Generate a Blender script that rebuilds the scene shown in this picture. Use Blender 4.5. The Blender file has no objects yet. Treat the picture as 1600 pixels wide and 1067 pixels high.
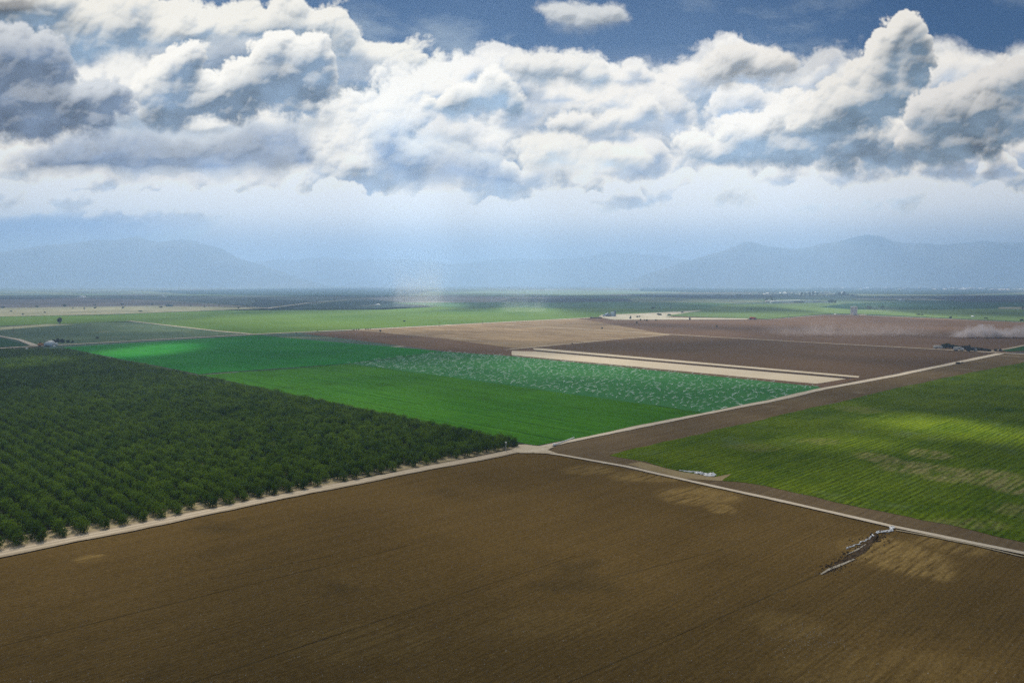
import bpy, bmesh, math, random
import numpy as np
from mathutils import Vector, Matrix

# ------------------------------------------------------------------ camera
SC = bpy.context.scene
EXPO = 0.62
COL = SC.collection
FPX = 1246.0; CX = 800.0; CY = 533.5; CAMZ = 80.0
PITCH = math.atan(92.5 / FPX)
cd = bpy.data.cameras.new('camera'); cam = bpy.data.objects.new('camera', cd); COL.objects.link(cam)
cd.sensor_width = 36.0; cd.lens = 36.0 * FPX / 1600.0
cd.clip_start = 1.0; cd.clip_end = 200000.0
cam.location = (0, 0, CAMZ)
cam.rotation_euler = (math.pi / 2 - PITCH, 0, 0)
SC.camera = cam
SC.view_settings.view_transform = 'Standard'
SC.view_settings.look = 'None'
SC.view_settings.exposure = EXPO
SC.view_settings.gamma = 1.0
SC.cycles.use_denoising = False
SC.cycles.use_adaptive_sampling = False
SC.cycles.sample_clamp_indirect = 1.5
SC.cycles.max_bounces = 5
SC.cycles.diffuse_bounces = 2
SC.cycles.glossy_bounces = 1
SC.cycles.transmission_bounces = 3
SC.cycles.transparent_max_bounces = 12
SC.cycles.volume_bounces = 2
SC.cycles.caustics_reflective = False
SC.cycles.caustics_refractive = False

CP, SP = math.cos(PITCH), math.sin(PITCH)
def ray(px, py):
    a = (px - CX) / FPX; b = (CY - py) / FPX
    return Vector((a, CP + b * SP, -SP + b * CP))
def G(px, py, z=0.0):
    """ground point seen at a spot of the photograph"""
    d = ray(px, py); t = (CAMZ - z) / -d.z
    return Vector((d.x * t, d.y * t, z))
def AE(px, py):
    d = ray(px, py).normalized()
    return math.atan2(d.x, d.y), math.asin(d.z)

# ------------------------------------------------------------------ node expressions
class E:
    def __init__(s, nt, sock): s.nt = nt; s.k = sock
    def m(s, op, *a, clamp=False):
        n = s.nt.nodes.new('ShaderNodeMath'); n.operation = op; n.use_clamp = clamp
        for i, v in enumerate((s,) + a):
            if isinstance(v, E): s.nt.links.new(v.k, n.inputs[i])
            else: n.inputs[i].default_value = v
        return E(s.nt, n.outputs[0])
    def __add__(s, o): return s.m('ADD', o)
    __radd__ = __add__
    def __sub__(s, o): return s.m('SUBTRACT', o)
    def __rsub__(s, o): return (s * -1.0) + o
    def __mul__(s, o): return s.m('MULTIPLY', o)
    __rmul__ = __mul__
    def __truediv__(s, o): return s.m('DIVIDE', o)
    def max(s, o): return s.m('MAXIMUM', o)
    def min(s, o): return s.m('MINIMUM', o)
    def pow(s, o): return s.m('POWER', o)
    def sat(s): return s.m('ADD', 0.0, clamp=True)
    def smax(s, o, d): return s.m('SMOOTH_MAX', o, d)
    def step(s, a, b):
        n = s.nt.nodes.new('ShaderNodeMapRange'); n.interpolation_type = 'SMOOTHSTEP'
        s.nt.links.new(s.k, n.inputs[0])
        for i, v in ((1, a), (2, b)):
            if isinstance(v, E): s.nt.links.new(v.k, n.inputs[i])
            else: n.inputs[i].default_value = v
        return E(s.nt, n.outputs[0])
def vop(nt, op, a, b):
    n = nt.nodes.new('ShaderNodeVectorMath'); n.operation = op
    for i, v in enumerate((a, b)):
        if isinstance(v, E): nt.links.new(v.k, n.inputs[i])
        elif v is not None:
            if op == 'SCALE' and i == 1: n.inputs[3].default_value = v
            else: n.inputs[i].default_value = v
    return E(nt, n.outputs[1] if op in ('DOT_PRODUCT', 'LENGTH') else n.outputs[0])
def comb(nt, x, y, z=0.0):
    n = nt.nodes.new('ShaderNodeCombineXYZ')
    for i, v in enumerate((x, y, z)):
        if isinstance(v, E): nt.links.new(v.k, n.inputs[i])
        else: n.inputs[i].default_value = v
    return E(nt, n.outputs[0])
def sep(nt, v):
    n = nt.nodes.new('ShaderNodeSeparateXYZ'); nt.links.new(v.k, n.inputs[0])
    return [E(nt, n.outputs[i]) for i in range(3)]
def noise(nt, v, scale, detail=4, rough=.5, dims='3D', color=False, dist=0.0):
    n = nt.nodes.new('ShaderNodeTexNoise'); n.noise_dimensions = dims
    nt.links.new(v.k, n.inputs['Vector'])
    n.inputs['Scale'].default_value = scale; n.inputs['Detail'].default_value = detail
    n.inputs['Roughness'].default_value = rough; n.inputs['Distortion'].default_value = dist
    return E(nt, n.outputs[1 if color else 0])
def voro(nt, v, scale, detail=3, rough=.5, lac=2.0, feature='F1', dims='2D', out='Distance', rnd=1.0):
    n = nt.nodes.new('ShaderNodeTexVoronoi'); n.voronoi_dimensions = dims; n.feature = feature
    n.normalize = True
    nt.links.new(v.k, n.inputs['Vector'])
    n.inputs['Scale'].default_value = scale; n.inputs['Detail'].default_value = detail
    n.inputs['Roughness'].default_value = rough; n.inputs['Lacunarity'].default_value = lac
    n.inputs['Randomness'].default_value = rnd
    return E(nt, n.outputs[out])
def mixc(nt, f, a, b):
    n = nt.nodes.new('ShaderNodeMix'); n.data_type = 'RGBA'
    for i, v in ((0, f), (6, a), (7, b)):
        if isinstance(v, E): nt.links.new(v.k, n.inputs[i])
        elif i == 0: n.inputs[0].default_value = v
        else: n.inputs[i].default_value = (*v, 1) if len(v) == 3 else v
    return E(nt, n.outputs[2])
def lin(r, g, b):
    f = lambda c: (c / 255 / 12.92) if c <= 10 else ((c / 255 + .055) / 1.055) ** 2.4
    return (f(r), f(g), f(b))

# ------------------------------------------------------------------ sun and sky
SUN_AZ = math.radians(-14.0)          # left of the view direction, ahead of the camera
SUN_EL = math.radians(50.0)
sdir = Vector((math.sin(SUN_AZ) * math.cos(SUN_EL), math.cos(SUN_AZ) * math.cos(SUN_EL), math.sin(SUN_EL)))
sl = bpy.data.lights.new('sun', 'SUN'); sl.energy = 5.0; sl.angle = math.radians(0.53); sl.color = (1.0, .93, .80)
so = bpy.data.objects.new('sun', sl); COL.objects.link(so)
so.rotation_euler = (-sdir).to_track_quat('-Z', 'Y').to_euler()
so.location = sdir * 500

HAZE_D = 1.5e-4
HAZE_C = (.47, .68, 1.0)
HAZE_TOP = 880.0
AIR = (.11, .19, .31)
LIT = [(650,479,70,9,1),(820,486,60,8,.8),(525,456,60,5,1),(1334,487,60,12,1),(1250,474,160,6,.7),(1460,664,95,14,1),(1560,678,70,12,.8),(1330,690,120,9,.6),(1240,686,60,8,.25),
  (230,548,60,10,.85),(25,573,70,9,.8),
  (640,497,330,16,.8),(350,505,120,10,.5),(1150,497,220,10,.8),(1330,500,330,13,.6),(930,520,260,14,.6),(1050,570,330,26,.45),
  (560,640,420,55,.16),(880,590,330,34,.2),(60,490,300,14,.5),(1480,1055,160,30,.25),(900,820,520,90,.16),(560,760,300,40,.1),(1100,530,500,25,.25),
  (500,770,300,22,.25),(300,660,420,110,.42),(1250,780,200,60,.12),(1200,640,200,30,.15)]
# ------------------------------------------------------------------ cloudscape of the sky (computed here, in angles round the camera's site)
def _h(ix, iy, s):
    n = (ix.astype(np.int64) * 374761393 + iy.astype(np.int64) * 668265263 + s * 2147483647 + 12345) & 0xffffffff
    n = ((n ^ (n >> 13)) * 1274126177) & 0xffffffff
    n = ((n ^ (n >> 16)) * 2246822519) & 0xffffffff
    return ((n ^ (n >> 15)) & 0xffffff).astype(np.float32) / 16777215.0
def vnoise(x, y, s):
    ix = np.floor(x).astype(np.int32); iy = np.floor(y).astype(np.int32)
    x0, y0 = ix.min() , iy.min(); gw, gh = ix.max() - x0 + 2, iy.max() - y0 + 2
    gy, gx = np.mgrid[0:gh, 0:gw]; T = _h(gx + x0, gy + y0, s)
    fx = (x - ix).astype(np.float32); fy = (y - iy).astype(np.float32)
    fx = fx * fx * fx * (fx * (fx * 6 - 15) + 10); fy = fy * fy * fy * (fy * (fy * 6 - 15) + 10)
    ix = ix - x0; iy = iy - y0
    a = T[iy, ix]; b = T[iy, ix + 1]; c_ = T[iy + 1, ix]; d = T[iy + 1, ix + 1]
    return a + (b - a) * fx + (c_ - a) * fy + (a - b - c_ + d) * fx * fy
def fbm(x, y, s, o=5, g=.5, l=2.03):
    r = 0; am = 1; t = 0
    for i in range(o):
        r = r + am * vnoise(x + 17.3 * i, y - 9.1 * i, s + i); t += am
        am *= g; x, y = (x * .8 - y * .6) * l, (x * .6 + y * .8) * l
    return r / t
def domes(x, y, s):
    """round puffs: distance to the nearest jittered point, as a dome"""
    ix = np.floor(x).astype(np.int32); iy = np.floor(y).astype(np.int32)
    x0, y0 = ix.min() - 1, iy.min() - 1; gw, gh = ix.max() - x0 + 2, iy.max() - y0 + 2
    gy, gx = np.mgrid[0:gh, 0:gw]; A = _h(gx + x0, gy + y0, s) + gx + x0; B = _h(gx + x0, gy + y0, s + 77) + gy + y0
    C = .65 + .35 * _h(gx + x0, gy + y0, s + 55)
    best = np.zeros(x.shape, np.float32)
    for j in (-1, 0, 1):
        for i in (-1, 0, 1):
            u = ix - x0 + i; v = iy - y0 + j
            d2 = (A[v, u] - x) ** 2 + (B[v, u] - y) ** 2
            best = np.maximum(best, C[v, u] * (1 - d2 * .95))
    return best
def blur(a, s):
    r = int(max(1, s * 2.2)); k = np.exp(-.5 * (np.arange(-r, r + 1) / s) ** 2); k /= k.sum()
    n = a.shape[0] + 2 * r; m = a.shape[1] + 2 * r
    p = np.pad(a, r, mode='edge')
    kf = np.zeros(n); kf[:2 * r + 1] = k; kg = np.zeros(m); kg[:2 * r + 1] = k
    f = np.fft.irfft2(np.fft.rfft2(p) * np.fft.fft(kf)[:, None] * np.fft.rfft(kg)[None, :], s=(n, m))
    return f[2 * r:, 2 * r:].astype(np.float32)
def sstep(x, a, b):
    t = np.clip((x - a) / (b - a), 0, 1); return t * t * (3 - 2 * t)
def cloudscape(W_, H_, A0, A1, E0, E1):
    az = np.linspace(A0, A1, W_, dtype=np.float32)[None, :]; el = np.linspace(E0, E1, H_, dtype=np.float32)[:, None]
    vx = np.sin(az) * np.cos(el); vy = np.cos(az) * np.cos(el); vz = np.sin(el) + 0 * az
    f_ = vy * CP - vz * SP; X = CX + FPX * vx / f_; Y = CY - FPX * (vy * SP + vz * CP) / f_
    X = X.astype(np.float32); Y = Y.astype(np.float32)
    L3 = lambda c_: np.array(lin(*c_), np.float32)
    pxs = (X[H_ // 2, W_ // 2 + 1] - X[H_ // 2, W_ // 2])
    # --- clear blue with the pale air low down
    rgb = np.zeros((H_, W_, 3), np.float32); acc = np.zeros((H_, W_), np.float32)
    def over(al, col, sl):
        rgb[sl] = rgb[sl] * (1 - al[..., None]) + col * al[..., None]
        acc[sl] = 1 - (1 - acc[sl]) * (1 - al)
    full = (slice(0, H_), slice(0, W_))
    w1 = fbm(X / 230 + 3, Y / 90 + fbm(X / 300, Y / 300, 91, 3) * .8, 90, 7, .62)
    base_a = sstep(Y, 60, 250) * 1.0
    cc = L3((206, 217, 230)) * np.ones((H_, W_, 1), np.float32)
    t = sstep(Y + 60 * (w1 - .5), 300, 400)[..., None]
    cc = cc * (1 - t) + (L3((150, 182, 216))) * t
    t2 = (sstep(X, 520, 0) * sstep(Y, 300, 372))[..., None]
    cc = cc * (1 - t2) + L3((104, 146, 194)) * t2
    t3 = (sstep(X, 380, 760) * sstep(X, 1500, 900) * sstep(Y, 300, 380))[..., None] * .75
    cc = cc * (1 - t3) + L3((178, 203, 226)) * t3
    over(base_a, cc, full)
    over((sstep(w1, .45, .72) * .45 * sstep(Y, -60, 60)).astype(np.float32), L3((170, 188, 206)), full)
    def bank(ells, seed, s0, amp, lit, shade, soft=10, warp=22, oct=6, gain=.55, stretch=1.08, diff=1.0, rim=.5, tau=12, bias=.3, occ=26, occk=.05, opac=1.0, blurlit=0, dk=1.0, edge=.5):
        x0 = min(e[0] - e[2] for e in ells) - 70; x1 = max(e[0] + e[2] for e in ells) + 70
        y0 = min(e[1] - e[3] for e in ells) - 60; y1 = max(e[1] + e[3] for e in ells) + 60
        cols = np.where((X[H_ // 2] > x0) & (X[H_ // 2] < x1))[0]; m = (Y > y0) & (Y < y1); m[:, :cols[0]] = False; m[:, cols[-1]:] = False
        rows = np.where(m.any(1))[0]
        if len(rows) < 5 or len(cols) < 5: return
        sl = (slice(rows[0], rows[-1] + 1), slice(cols[0], cols[-1] + 1))
        x = X[sl]; y = Y[sl]
        warp *= .6; wx = x + warp * 2 * (fbm(x / 70, y / 70, seed + 5, 5) - .5); wy = y + warp * 2 * (fbm(x / 70, y / 70, seed + 15, 5) - .5)
        wx = wx + warp * .16 * (fbm(x / 22, y / 22, seed + 25, 3) - .5); wy = wy + warp * .16 * (fbm(x / 22, y / 22, seed + 35, 3) - .5)
        T = np.full(x.shape, -200., np.float32)
        for (cx, cy, rx, ry) in ells:
            d = np.sqrt(((wx - cx) / rx) ** 2 + ((wy - cy) / ry) ** 2)
            v = (1 - d) * (min(rx, ry) * .75 + 8)
            k = 10.0; T = np.logaddexp(T / k, v / k) * k
        Hh = T; a = amp; s = s0
        for o in range(oct):
            Hh = Hh + a * (domes(wx / s + seed * 3.1, wy * stretch / s + seed * 1.7, seed * 13 + o) - .52)
            s *= .47; a *= gain
        fr = fbm(x / 30, y / 30, seed + 45, 5, .6) - .5
        gb = np.gradient(blur(Hh, 14 / pxs), axis=0) / pxs
        under = sstep(gb, .1, .7)
        ed = Hh + amp * edge * fr * (1 - .8 * under)
        al = sstep(ed, 0, soft * .85 * (1 + .8 * fr + under * 1.6)) * opac
        # relief lighting, several scales; light from above and a little to the left, behind the cloud
        L = np.zeros_like(x); fine = np.zeros_like(x)
        px = pxs
        for sc, wt in ((1.5, .40), (5, .75), (14, .75), (32, .35)):
            Hb = blur(Hh, sc / px); gy, gx = np.gradient(Hb); gx /= px; gy /= px      # rows run upward
            slope = (gx * .45 - gy * .9)                                             # positive where the surface faces up and left
            v = np.tanh(slope * 1.1); L = L + wt * v
            if sc < 8: fine = fine + v
        # cloud mass between here and the sun
        Hp = np.maximum(Hh, 0); O = 0
        for q_, w_ in ((.5, .4), (1.2, .6)):
            sh = int(occ * q_ / px); Hq = blur(Hp, occ * .3 * q_ / px)
            Ho = np.vstack([Hq[sh:], np.repeat(Hq[-1:], min(sh, Hq.shape[0]), 0)])[:Hq.shape[0]] if sh < Hq.shape[0] else Hq
            O = O + w_ * np.exp(-occk * dk * np.maximum(Ho, 0))
        R = np.exp(-np.maximum(blur(ed, 2.5 / px), 0) / (tau * 1.5))
        big = fbm(x / 110, y / 70, seed + 65, 4, .55) - .5
        z = (bias - .5) * 2.2 + diff * L * .75 + 2.5 * (O - .45) + rim * 3.0 * (R - .30) + 2.2 * big + .5 * fr
        Lt = .07 + .90 / (1 + np.exp(-1.25 * (z - .12))) + .12 * fine + .09 * fr
        Lt = np.clip(Lt, 0, 1.06)[..., None]
        tone = (fbm(x / 55, y / 38, seed + 85, 5, .58) - .5)[..., None]; lit_ = L3(lit); sh_ = L3(shade) * (.98 + 1.1 * tone)
        col = sh_ * (1 - Lt) + lit_ * Lt
        hz = (sstep(y, 210, 400) * .4)[..., None]
        col = col * (1 - hz) + L3((190, 208, 228)) * hz
        over(al.astype(np.float32), col, sl)
    def puffs(sd):
        rg = random.Random(sd * 11)
        for i in range(46):
            cx = rg.uniform(520, 1680) if sd == 4 or rg.random() < .7 else rg.uniform(-60, 560)
            cy = rg.uniform(120, 350)
            if cx < 560 and cy < 280: cy = rg.uniform(290, 335)
            q_ = 1 - (cy - 120) / 330 * .62
            r_ = rg.uniform(20, 46) * q_
            es = []
            n_ = rg.randint(4, 8); wd = r_ * rg.uniform(1.2, 2.6)
            for j in range(n_):
                t_ = rg.uniform(-1, 1); rr = r_ * rg.uniform(.45, 1) * (1 - .45 * abs(t_))
                es.append((cx + t_ * wd, cy - rr * rg.uniform(.3, 1.0), rr * 1.0, rr * 1.1))
            es.append((cx, cy + r_ * .1, wd, r_ * .3))
            g_ = rg.uniform(0, 1)
            bank(es, 100 + sd * 50 + i, 40 * q_, 17 * q_, lit=(240, 242, 245), shade=(142 + 18 * g_, 166 + 15 * g_, 198 + 12 * g_), soft=11 * q_, warp=9 * q_,
                 oct=4, bias=.42 + .12 * g_, occ=18 * q_, occk=.05, tau=10 * q_, opac=rg.uniform(.6, .95))
    for b in BANKS:
        bank(**b)
        if b['seed'] in (1, 4): puffs(b['seed'])
    # soft veils of rain and light hanging from the cloud base
    sv = fbm(X / 85 + (Y - 300) * .0016, Y / 520, 401, 3, .45) ; sv2 = fbm(X / 190, Y / 160, 402, 4, .55)
    va = (sstep(Y, 300, 372) * sstep(Y, 480, 420) * (.34 + .46 * sstep(sv, .35, .7) * sstep(sv2, .3, .6))).astype(np.float32)
    va = va * (1 - .9 * sstep(X, 470, 200))
    over(va * .75, L3((200, 216, 234)), full)
    vb = (sstep(X, 400, 120) * sstep(Y, 322, 352) * .85).astype(np.float32); over(vb, L3((112, 152, 200)), full)
    va = (sstep(Y, 150, 300) * sstep(Y, 460, 330) * sstep(sv, .5, .72) * sstep(X, 150, 500) * sstep(X, 1150, 800) * .22).astype(np.float32)
    over(va, L3((236, 240, 244)), full)
    nb = rgb - np.stack([blur(rgb[..., i], 1.6 / pxs) for i in range(3)], -1); rgb += nb * .35; np.clip(rgb, 0, 1.05, rgb)
    # what must stand beyond the low haze for the sky to look so through it
    se = np.sin(np.maximum(el, .012)); path = np.minimum((HAZE_TOP - CAMZ) / se, 43000.0); e_ = np.exp(-HAZE_D * path)[..., None]
    k_ = sstep(el, .02, .09)[..., None]; air = np.array(AIR, np.float32) * 2 ** EXPO
    A_ = np.maximum(acc, .02)[..., None]; c_ = rgb / A_
    c2 = np.clip((c_ - air * (1 - e_)) / e_, .0, 1.6)
    c_ = (c_ * (1 - k_) + c2 * k_) * np.array((1.04, 1.0, .93), np.float32)
    return c_, acc
BANKS = [
 dict(ells=[(820,330,420,80),(1150,290,420,120),(1560,290,330,170),(1000,180,190,70),(1480,150,190,75),(880,150,90,50),(1240,170,230,60),(650,330,300,60),(300,340,500,60),(60,340,260,70),(940,220,260,100),(1740,200,200,150),(-150,200,250,190)],
      seed=1, s0=110, amp=44, lit=(230,235,241), shade=(140,166,198), soft=40, warp=34, bias=.46, occ=34, occk=.02, tau=26),
 dict(ells=[(300,50,150,45),(430,50,120,42),(540,85,100,36),(590,120,80,40),(380,110,200,60),(200,40,60,40),(20,20,140,60),(90,70,100,40)],
      seed=2, s0=75, amp=32, gain=.54, lit=(236,238,238), shade=(124,150,180), soft=12, bias=.36, occ=34, occk=.06, tau=12),
 dict(ells=[(290,92,105,24),(420,86,110,28),(350,112,120,22),(570,132,70,26),(600,112,60,20)],
      seed=22, s0=60, amp=18, lit=(196,206,220), shade=(104,130,164), soft=24, warp=18, bias=-.05, occ=20, occk=.05, tau=8, diff=.8, opac=.92),
 dict(ells=[(700,150,110,50),(640,210,150,70),(780,135,45,40),(850,130,80,45),(790,250,110,80),(560,260,100,70),(930,160,120,50)],
      seed=3, s0=80, amp=34, gain=.54, lit=(240,243,246), shade=(142,168,202), soft=16, bias=.5, occ=34, occk=.022, tau=16),
 dict(ells=[(880,170,100,60),(1010,190,100,65),(1090,140,80,42),(1150,95,45,32),(1195,115,38,28),(1000,300,140,70),(1130,330,90,60)],
      seed=4, s0=75, amp=34, gain=.54, lit=(238,240,243), shade=(144,170,202), soft=16, bias=.5, occ=30, occk=.024, tau=16),
 dict(ells=[(190,140,120,50),(330,200,210,42),(210,170,140,80),(60,235,110,34),(470,185,50,50),(30,265,120,34)],
      seed=5, s0=90, amp=20, lit=(238,241,244), shade=(156,178,206), soft=26, bias=.66, occ=26, occk=.01, tau=25),
 dict(ells=[(250,246,200,42),(400,236,90,50),(120,254,100,30),(330,262,160,30)],
      seed=6, s0=80, amp=20, lit=(206,216,230), shade=(122,146,182), soft=26, bias=-.15, occ=16, occk=.05, tau=10, diff=.6),
 dict(ells=[(680,262,95,34),(650,235,65,36),(730,280,80,20)],
      seed=16, s0=70, amp=18, lit=(220,230,241), shade=(126,156,196), soft=24, bias=-.1, occ=18, occk=.05, tau=10, diff=.7, opac=.9),
 dict(ells=[(285,105,40,34),(262,150,48,40),(430,88,36,26),(455,115,52,42),(400,140,70,42),(490,92,20,28),(340,150,55,30),(450,165,50,22),(300,168,64,22)],
      seed=7, s0=58, amp=27, gain=.54, lit=(244,246,247), shade=(114,138,168), soft=8, warp=18, bias=.30, occ=24, occk=.07, tau=9),
 dict(ells=[(40,95,68,50),(40,160,88,56),(110,165,42,32),(165,155,32,32),(60,190,110,26),(-60,130,120,90)],
      seed=8, s0=60, amp=27, lit=(206,214,226), shade=(104,124,154), soft=12, warp=18, bias=.10, occ=22, occk=.08, tau=9),
 dict(ells=[(640,255,60,42),(700,262,80,36),(610,220,30,34),(750,275,60,22)],
      seed=17, s0=60, amp=22, lit=(222,231,241), shade=(122,152,194), soft=24, bias=-.05, occ=22, occk=.05, tau=8, diff=.9, opac=.9),
 dict(ells=[(780,140,26,30),(800,165,18,26),(740,150,40,26),(700,165,36,26)],
      seed=18, s0=40, amp=18, lit=(244,246,247), shade=(138,164,194), soft=10, warp=10, bias=.42, occ=16, occk=.06, tau=8),
 dict(ells=[(850,105,50,26),(900,110,40,24),(820,100,26,20),(930,125,26,18)],
      seed=19, s0=42, amp=19, lit=(236,238,240), shade=(146,166,190), soft=14, warp=12, bias=.42, occ=16, occk=.05, tau=9, opac=.95),
 dict(ells=[(895,195,34,22),(1012,175,26,22),(985,190,30,20),(930,200,40,20)],
      seed=20, s0=36, amp=16, lit=(240,242,244), shade=(142,162,188), soft=12, warp=10, bias=.4, occ=14, occk=.06, tau=8, opac=.95),
 dict(ells=[(1150,95,38,28),(1185,108,34,24),(1215,105,26,22),(1120,118,34,20)],
      seed=21, s0=40, amp=18, lit=(232,232,232), shade=(140,150,164), soft=14, warp=10, bias=.36, occ=16, occk=.06, tau=9, opac=.95),
 dict(ells=[(1180,215,68,38),(1270,195,82,50),(1350,215,100,46),(1240,235,120,26),(1430,215,80,42),(1130,245,45,26)],
      seed=9, s0=62, amp=28, gain=.54, lit=(240,242,244), shade=(130,156,186), soft=10, warp=18, bias=.34, occ=26, occk=.055, tau=11),
 dict(ells=[(1405,60,32,34),(1425,88,30,36),(1385,112,36,38),(1380,150,58,46),(1330,168,52,36),(1290,185,44,32),(1412,42,18,20)],
      seed=10, s0=50, amp=26, gain=.54, lit=(232,234,236), shade=(118,144,172), soft=8, warp=14, bias=.34, occ=22, occk=.06, tau=9),
 dict(ells=[(1480,190,64,54),(1540,172,74,40),(1590,130,54,38),(1500,225,84,26),(1620,180,60,50)],
      seed=11, s0=58, amp=27, gain=.54, lit=(224,227,232), shade=(118,142,168), soft=10, warp=18, bias=.22, occ=24, occk=.065, tau=10),
 dict(ells=[(10,8,55,24)], seed=12, s0=40, amp=14, lit=(130,134,142), shade=(84,94,108), soft=24, opac=.8, bias=.2),
 dict(ells=[(885,22,30,20),(925,30,36,22),(962,20,20,13),(860,15,20,10),(900,42,30,12)], seed=13, s0=34, amp=17, lit=(206,212,220), shade=(142,156,176), soft=18, warp=10, bias=.5, occk=.03, occ=12, tau=10),
 dict(ells=[(420,315,40,20),(530,328,46,15),(330,318,56,15),(660,345,84,20),(760,340,66,22),(470,345,110,12),(880,320,56,26),(960,250,56,26),(860,240,64,36)],
      seed=14, s0=36, amp=13, lit=(244,246,246), shade=(172,196,222), soft=14, warp=12, bias=.55, occ=12, occk=.02, tau=12, opac=.85),
 dict(ells=[(1130,300,64,34),(1260,320,110,26),(1400,310,110,32),(1540,320,94,32),(1060,340,110,20),(1240,350,190,14),(1500,355,130,12)],
      seed=15, s0=42, amp=14, lit=(232,237,242), shade=(160,184,212), soft=18, warp=14, bias=.5, occ=14, occk=.02, tau=12, opac=.8),
]
A0, A1, E0, E1 = -.66, .66, -.01, .40
SKW, SKH = 1900, 590; SKG = .91 / 2 ** EXPO
_rgb, _acc = cloudscape(SKW, SKH, A0, A1, E0, E1)
img = bpy.data.images.new('cloudscape', SKW, SKH, alpha=True, float_buffer=True)
img.alpha_mode = 'CHANNEL_PACKED'
_buf = np.ones((SKH, SKW, 4), np.float32)
_buf[..., :3] = _rgb * SKG; _buf[..., 3] = _acc
img.pixels.foreach_set(_buf.ravel()); img.update()

W = bpy.data.worlds.new('World'); SC.world = W; W.use_nodes = True
W.cycles.sampling_method = 'MANUAL'; W.cycles.sample_map_resolution = 512
nt = W.node_tree; nt.nodes.clear()
tc = nt.nodes.new('ShaderNodeTexCoord'); D = E(nt, tc.outputs['Generated'])
dx, dy, dz = sep(nt, D)
az = dx.m('ARCTAN2', dy); el = dz.m('ARCSINE')
sky = nt.nodes.new('ShaderNodeTexSky'); sky.sky_type = 'NISHITA'; sky.sun_disc = False
sky.sun_elevation = SUN_EL; sky.sun_rotation = SUN_AZ
sky.air_density = 1.0; sky.dust_density = 0.2; sky.ozone_density = 4.0; sky.altitude = 300
it = nt.nodes.new('ShaderNodeTexImage'); it.image = img; it.interpolation = 'Cubic'; it.extension = 'CLIP'
uv = comb(nt, (az - A0) / (A1 - A0), (el - E0) / (E1 - E0), 0.0)
nt.links.new(uv.k, it.inputs['Vector'])
ic, ia = E(nt, it.outputs['Color']), E(nt, it.outputs['Alpha'])
# broken cloud over the rest of the dome
q3 = vop(nt, 'MULTIPLY', D, (1, 1, 2.2))
gn = noise(nt, q3, 3.2, 7, .55)
gs = noise(nt, vop(nt, 'ADD', q3, (0, .0, .22)), 3.2, 5, .55)
ga = gn.step(.40, .52).max(el.step(.16, .02))
gc = mixc(nt, (.5 + 3.0 * (gn - gs)).sat(), lin(130, 150, 180), lin(225, 230, 238))
gc = mixc(nt, el.step(.12, .0), gc, lin(160, 188, 218)); gc = vop(nt, 'SCALE', gc, SKG)
inside = az.m('ABSOLUTE').step(.655, .61) * el.step(.398, .375)
cc = mixc(nt, inside, gc, ic)
ca = ga + (ia - ga) * inside
mul = nt.nodes.new('ShaderNodeMix'); mul.data_type = 'RGBA'; mul.blend_type = 'MULTIPLY'; mul.inputs[0].default_value = 1.0
nt.links.new(sky.outputs[0], mul.inputs[6]); mul.inputs[7].default_value = (.02, .50, 1.0, 1)
bgS = nt.nodes.new('ShaderNodeBackground'); bgS.inputs['Strength'].default_value = .019
nt.links.new(mul.outputs[2], bgS.inputs['Color'])
bgC = nt.nodes.new('ShaderNodeBackground'); nt.links.new(cc.k, bgC.inputs['Color'])
ms = nt.nodes.new('ShaderNodeMixShader'); nt.links.new(ca.k, ms.inputs[0])
nt.links.new(bgS.outputs[0], ms.inputs[1]); nt.links.new(bgC.outputs[0], ms.inputs[2])
ow = nt.nodes.new('ShaderNodeOutputWorld'); nt.links.new(ms.outputs[0], ow.inputs['Surface'])
# ------------------------------------------------------------------ object helpers
def tag(o, label=None, cat=None, group=None, kind=None):
    if label: o['label'] = label
    if cat: o['category'] = cat
    if group: o['group'] = group
    if kind: o['kind'] = kind
    return o
def link(name, me, mat=None, parent=None, loc=None):
    o = bpy.data.objects.new(name, me); COL.objects.link(o)
    if mat and me: me.materials.append(mat)
    if parent: o.parent = parent
    if loc is not None: o.location = loc
    return o
def mesh(name, verts, faces, smooth=False):
    me = bpy.data.meshes.new(name); me.from_pydata([tuple(v) for v in verts], [], faces); me.update()
    if smooth: me.polygons.foreach_set('use_smooth', [True] * len(me.polygons))
    return me
def empty(name, loc, rz=0.0):
    o = bpy.data.objects.new(name, None); COL.objects.link(o); o.location = loc; o.rotation_euler = (0, 0, rz); o.empty_display_size = .5
    return o
def copy_tree(o, parent=None):
    c_ = o.copy(); COL.objects.link(c_); c_.parent = parent
    for ch in list(o.children): copy_tree(ch, c_)
    return c_
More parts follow.
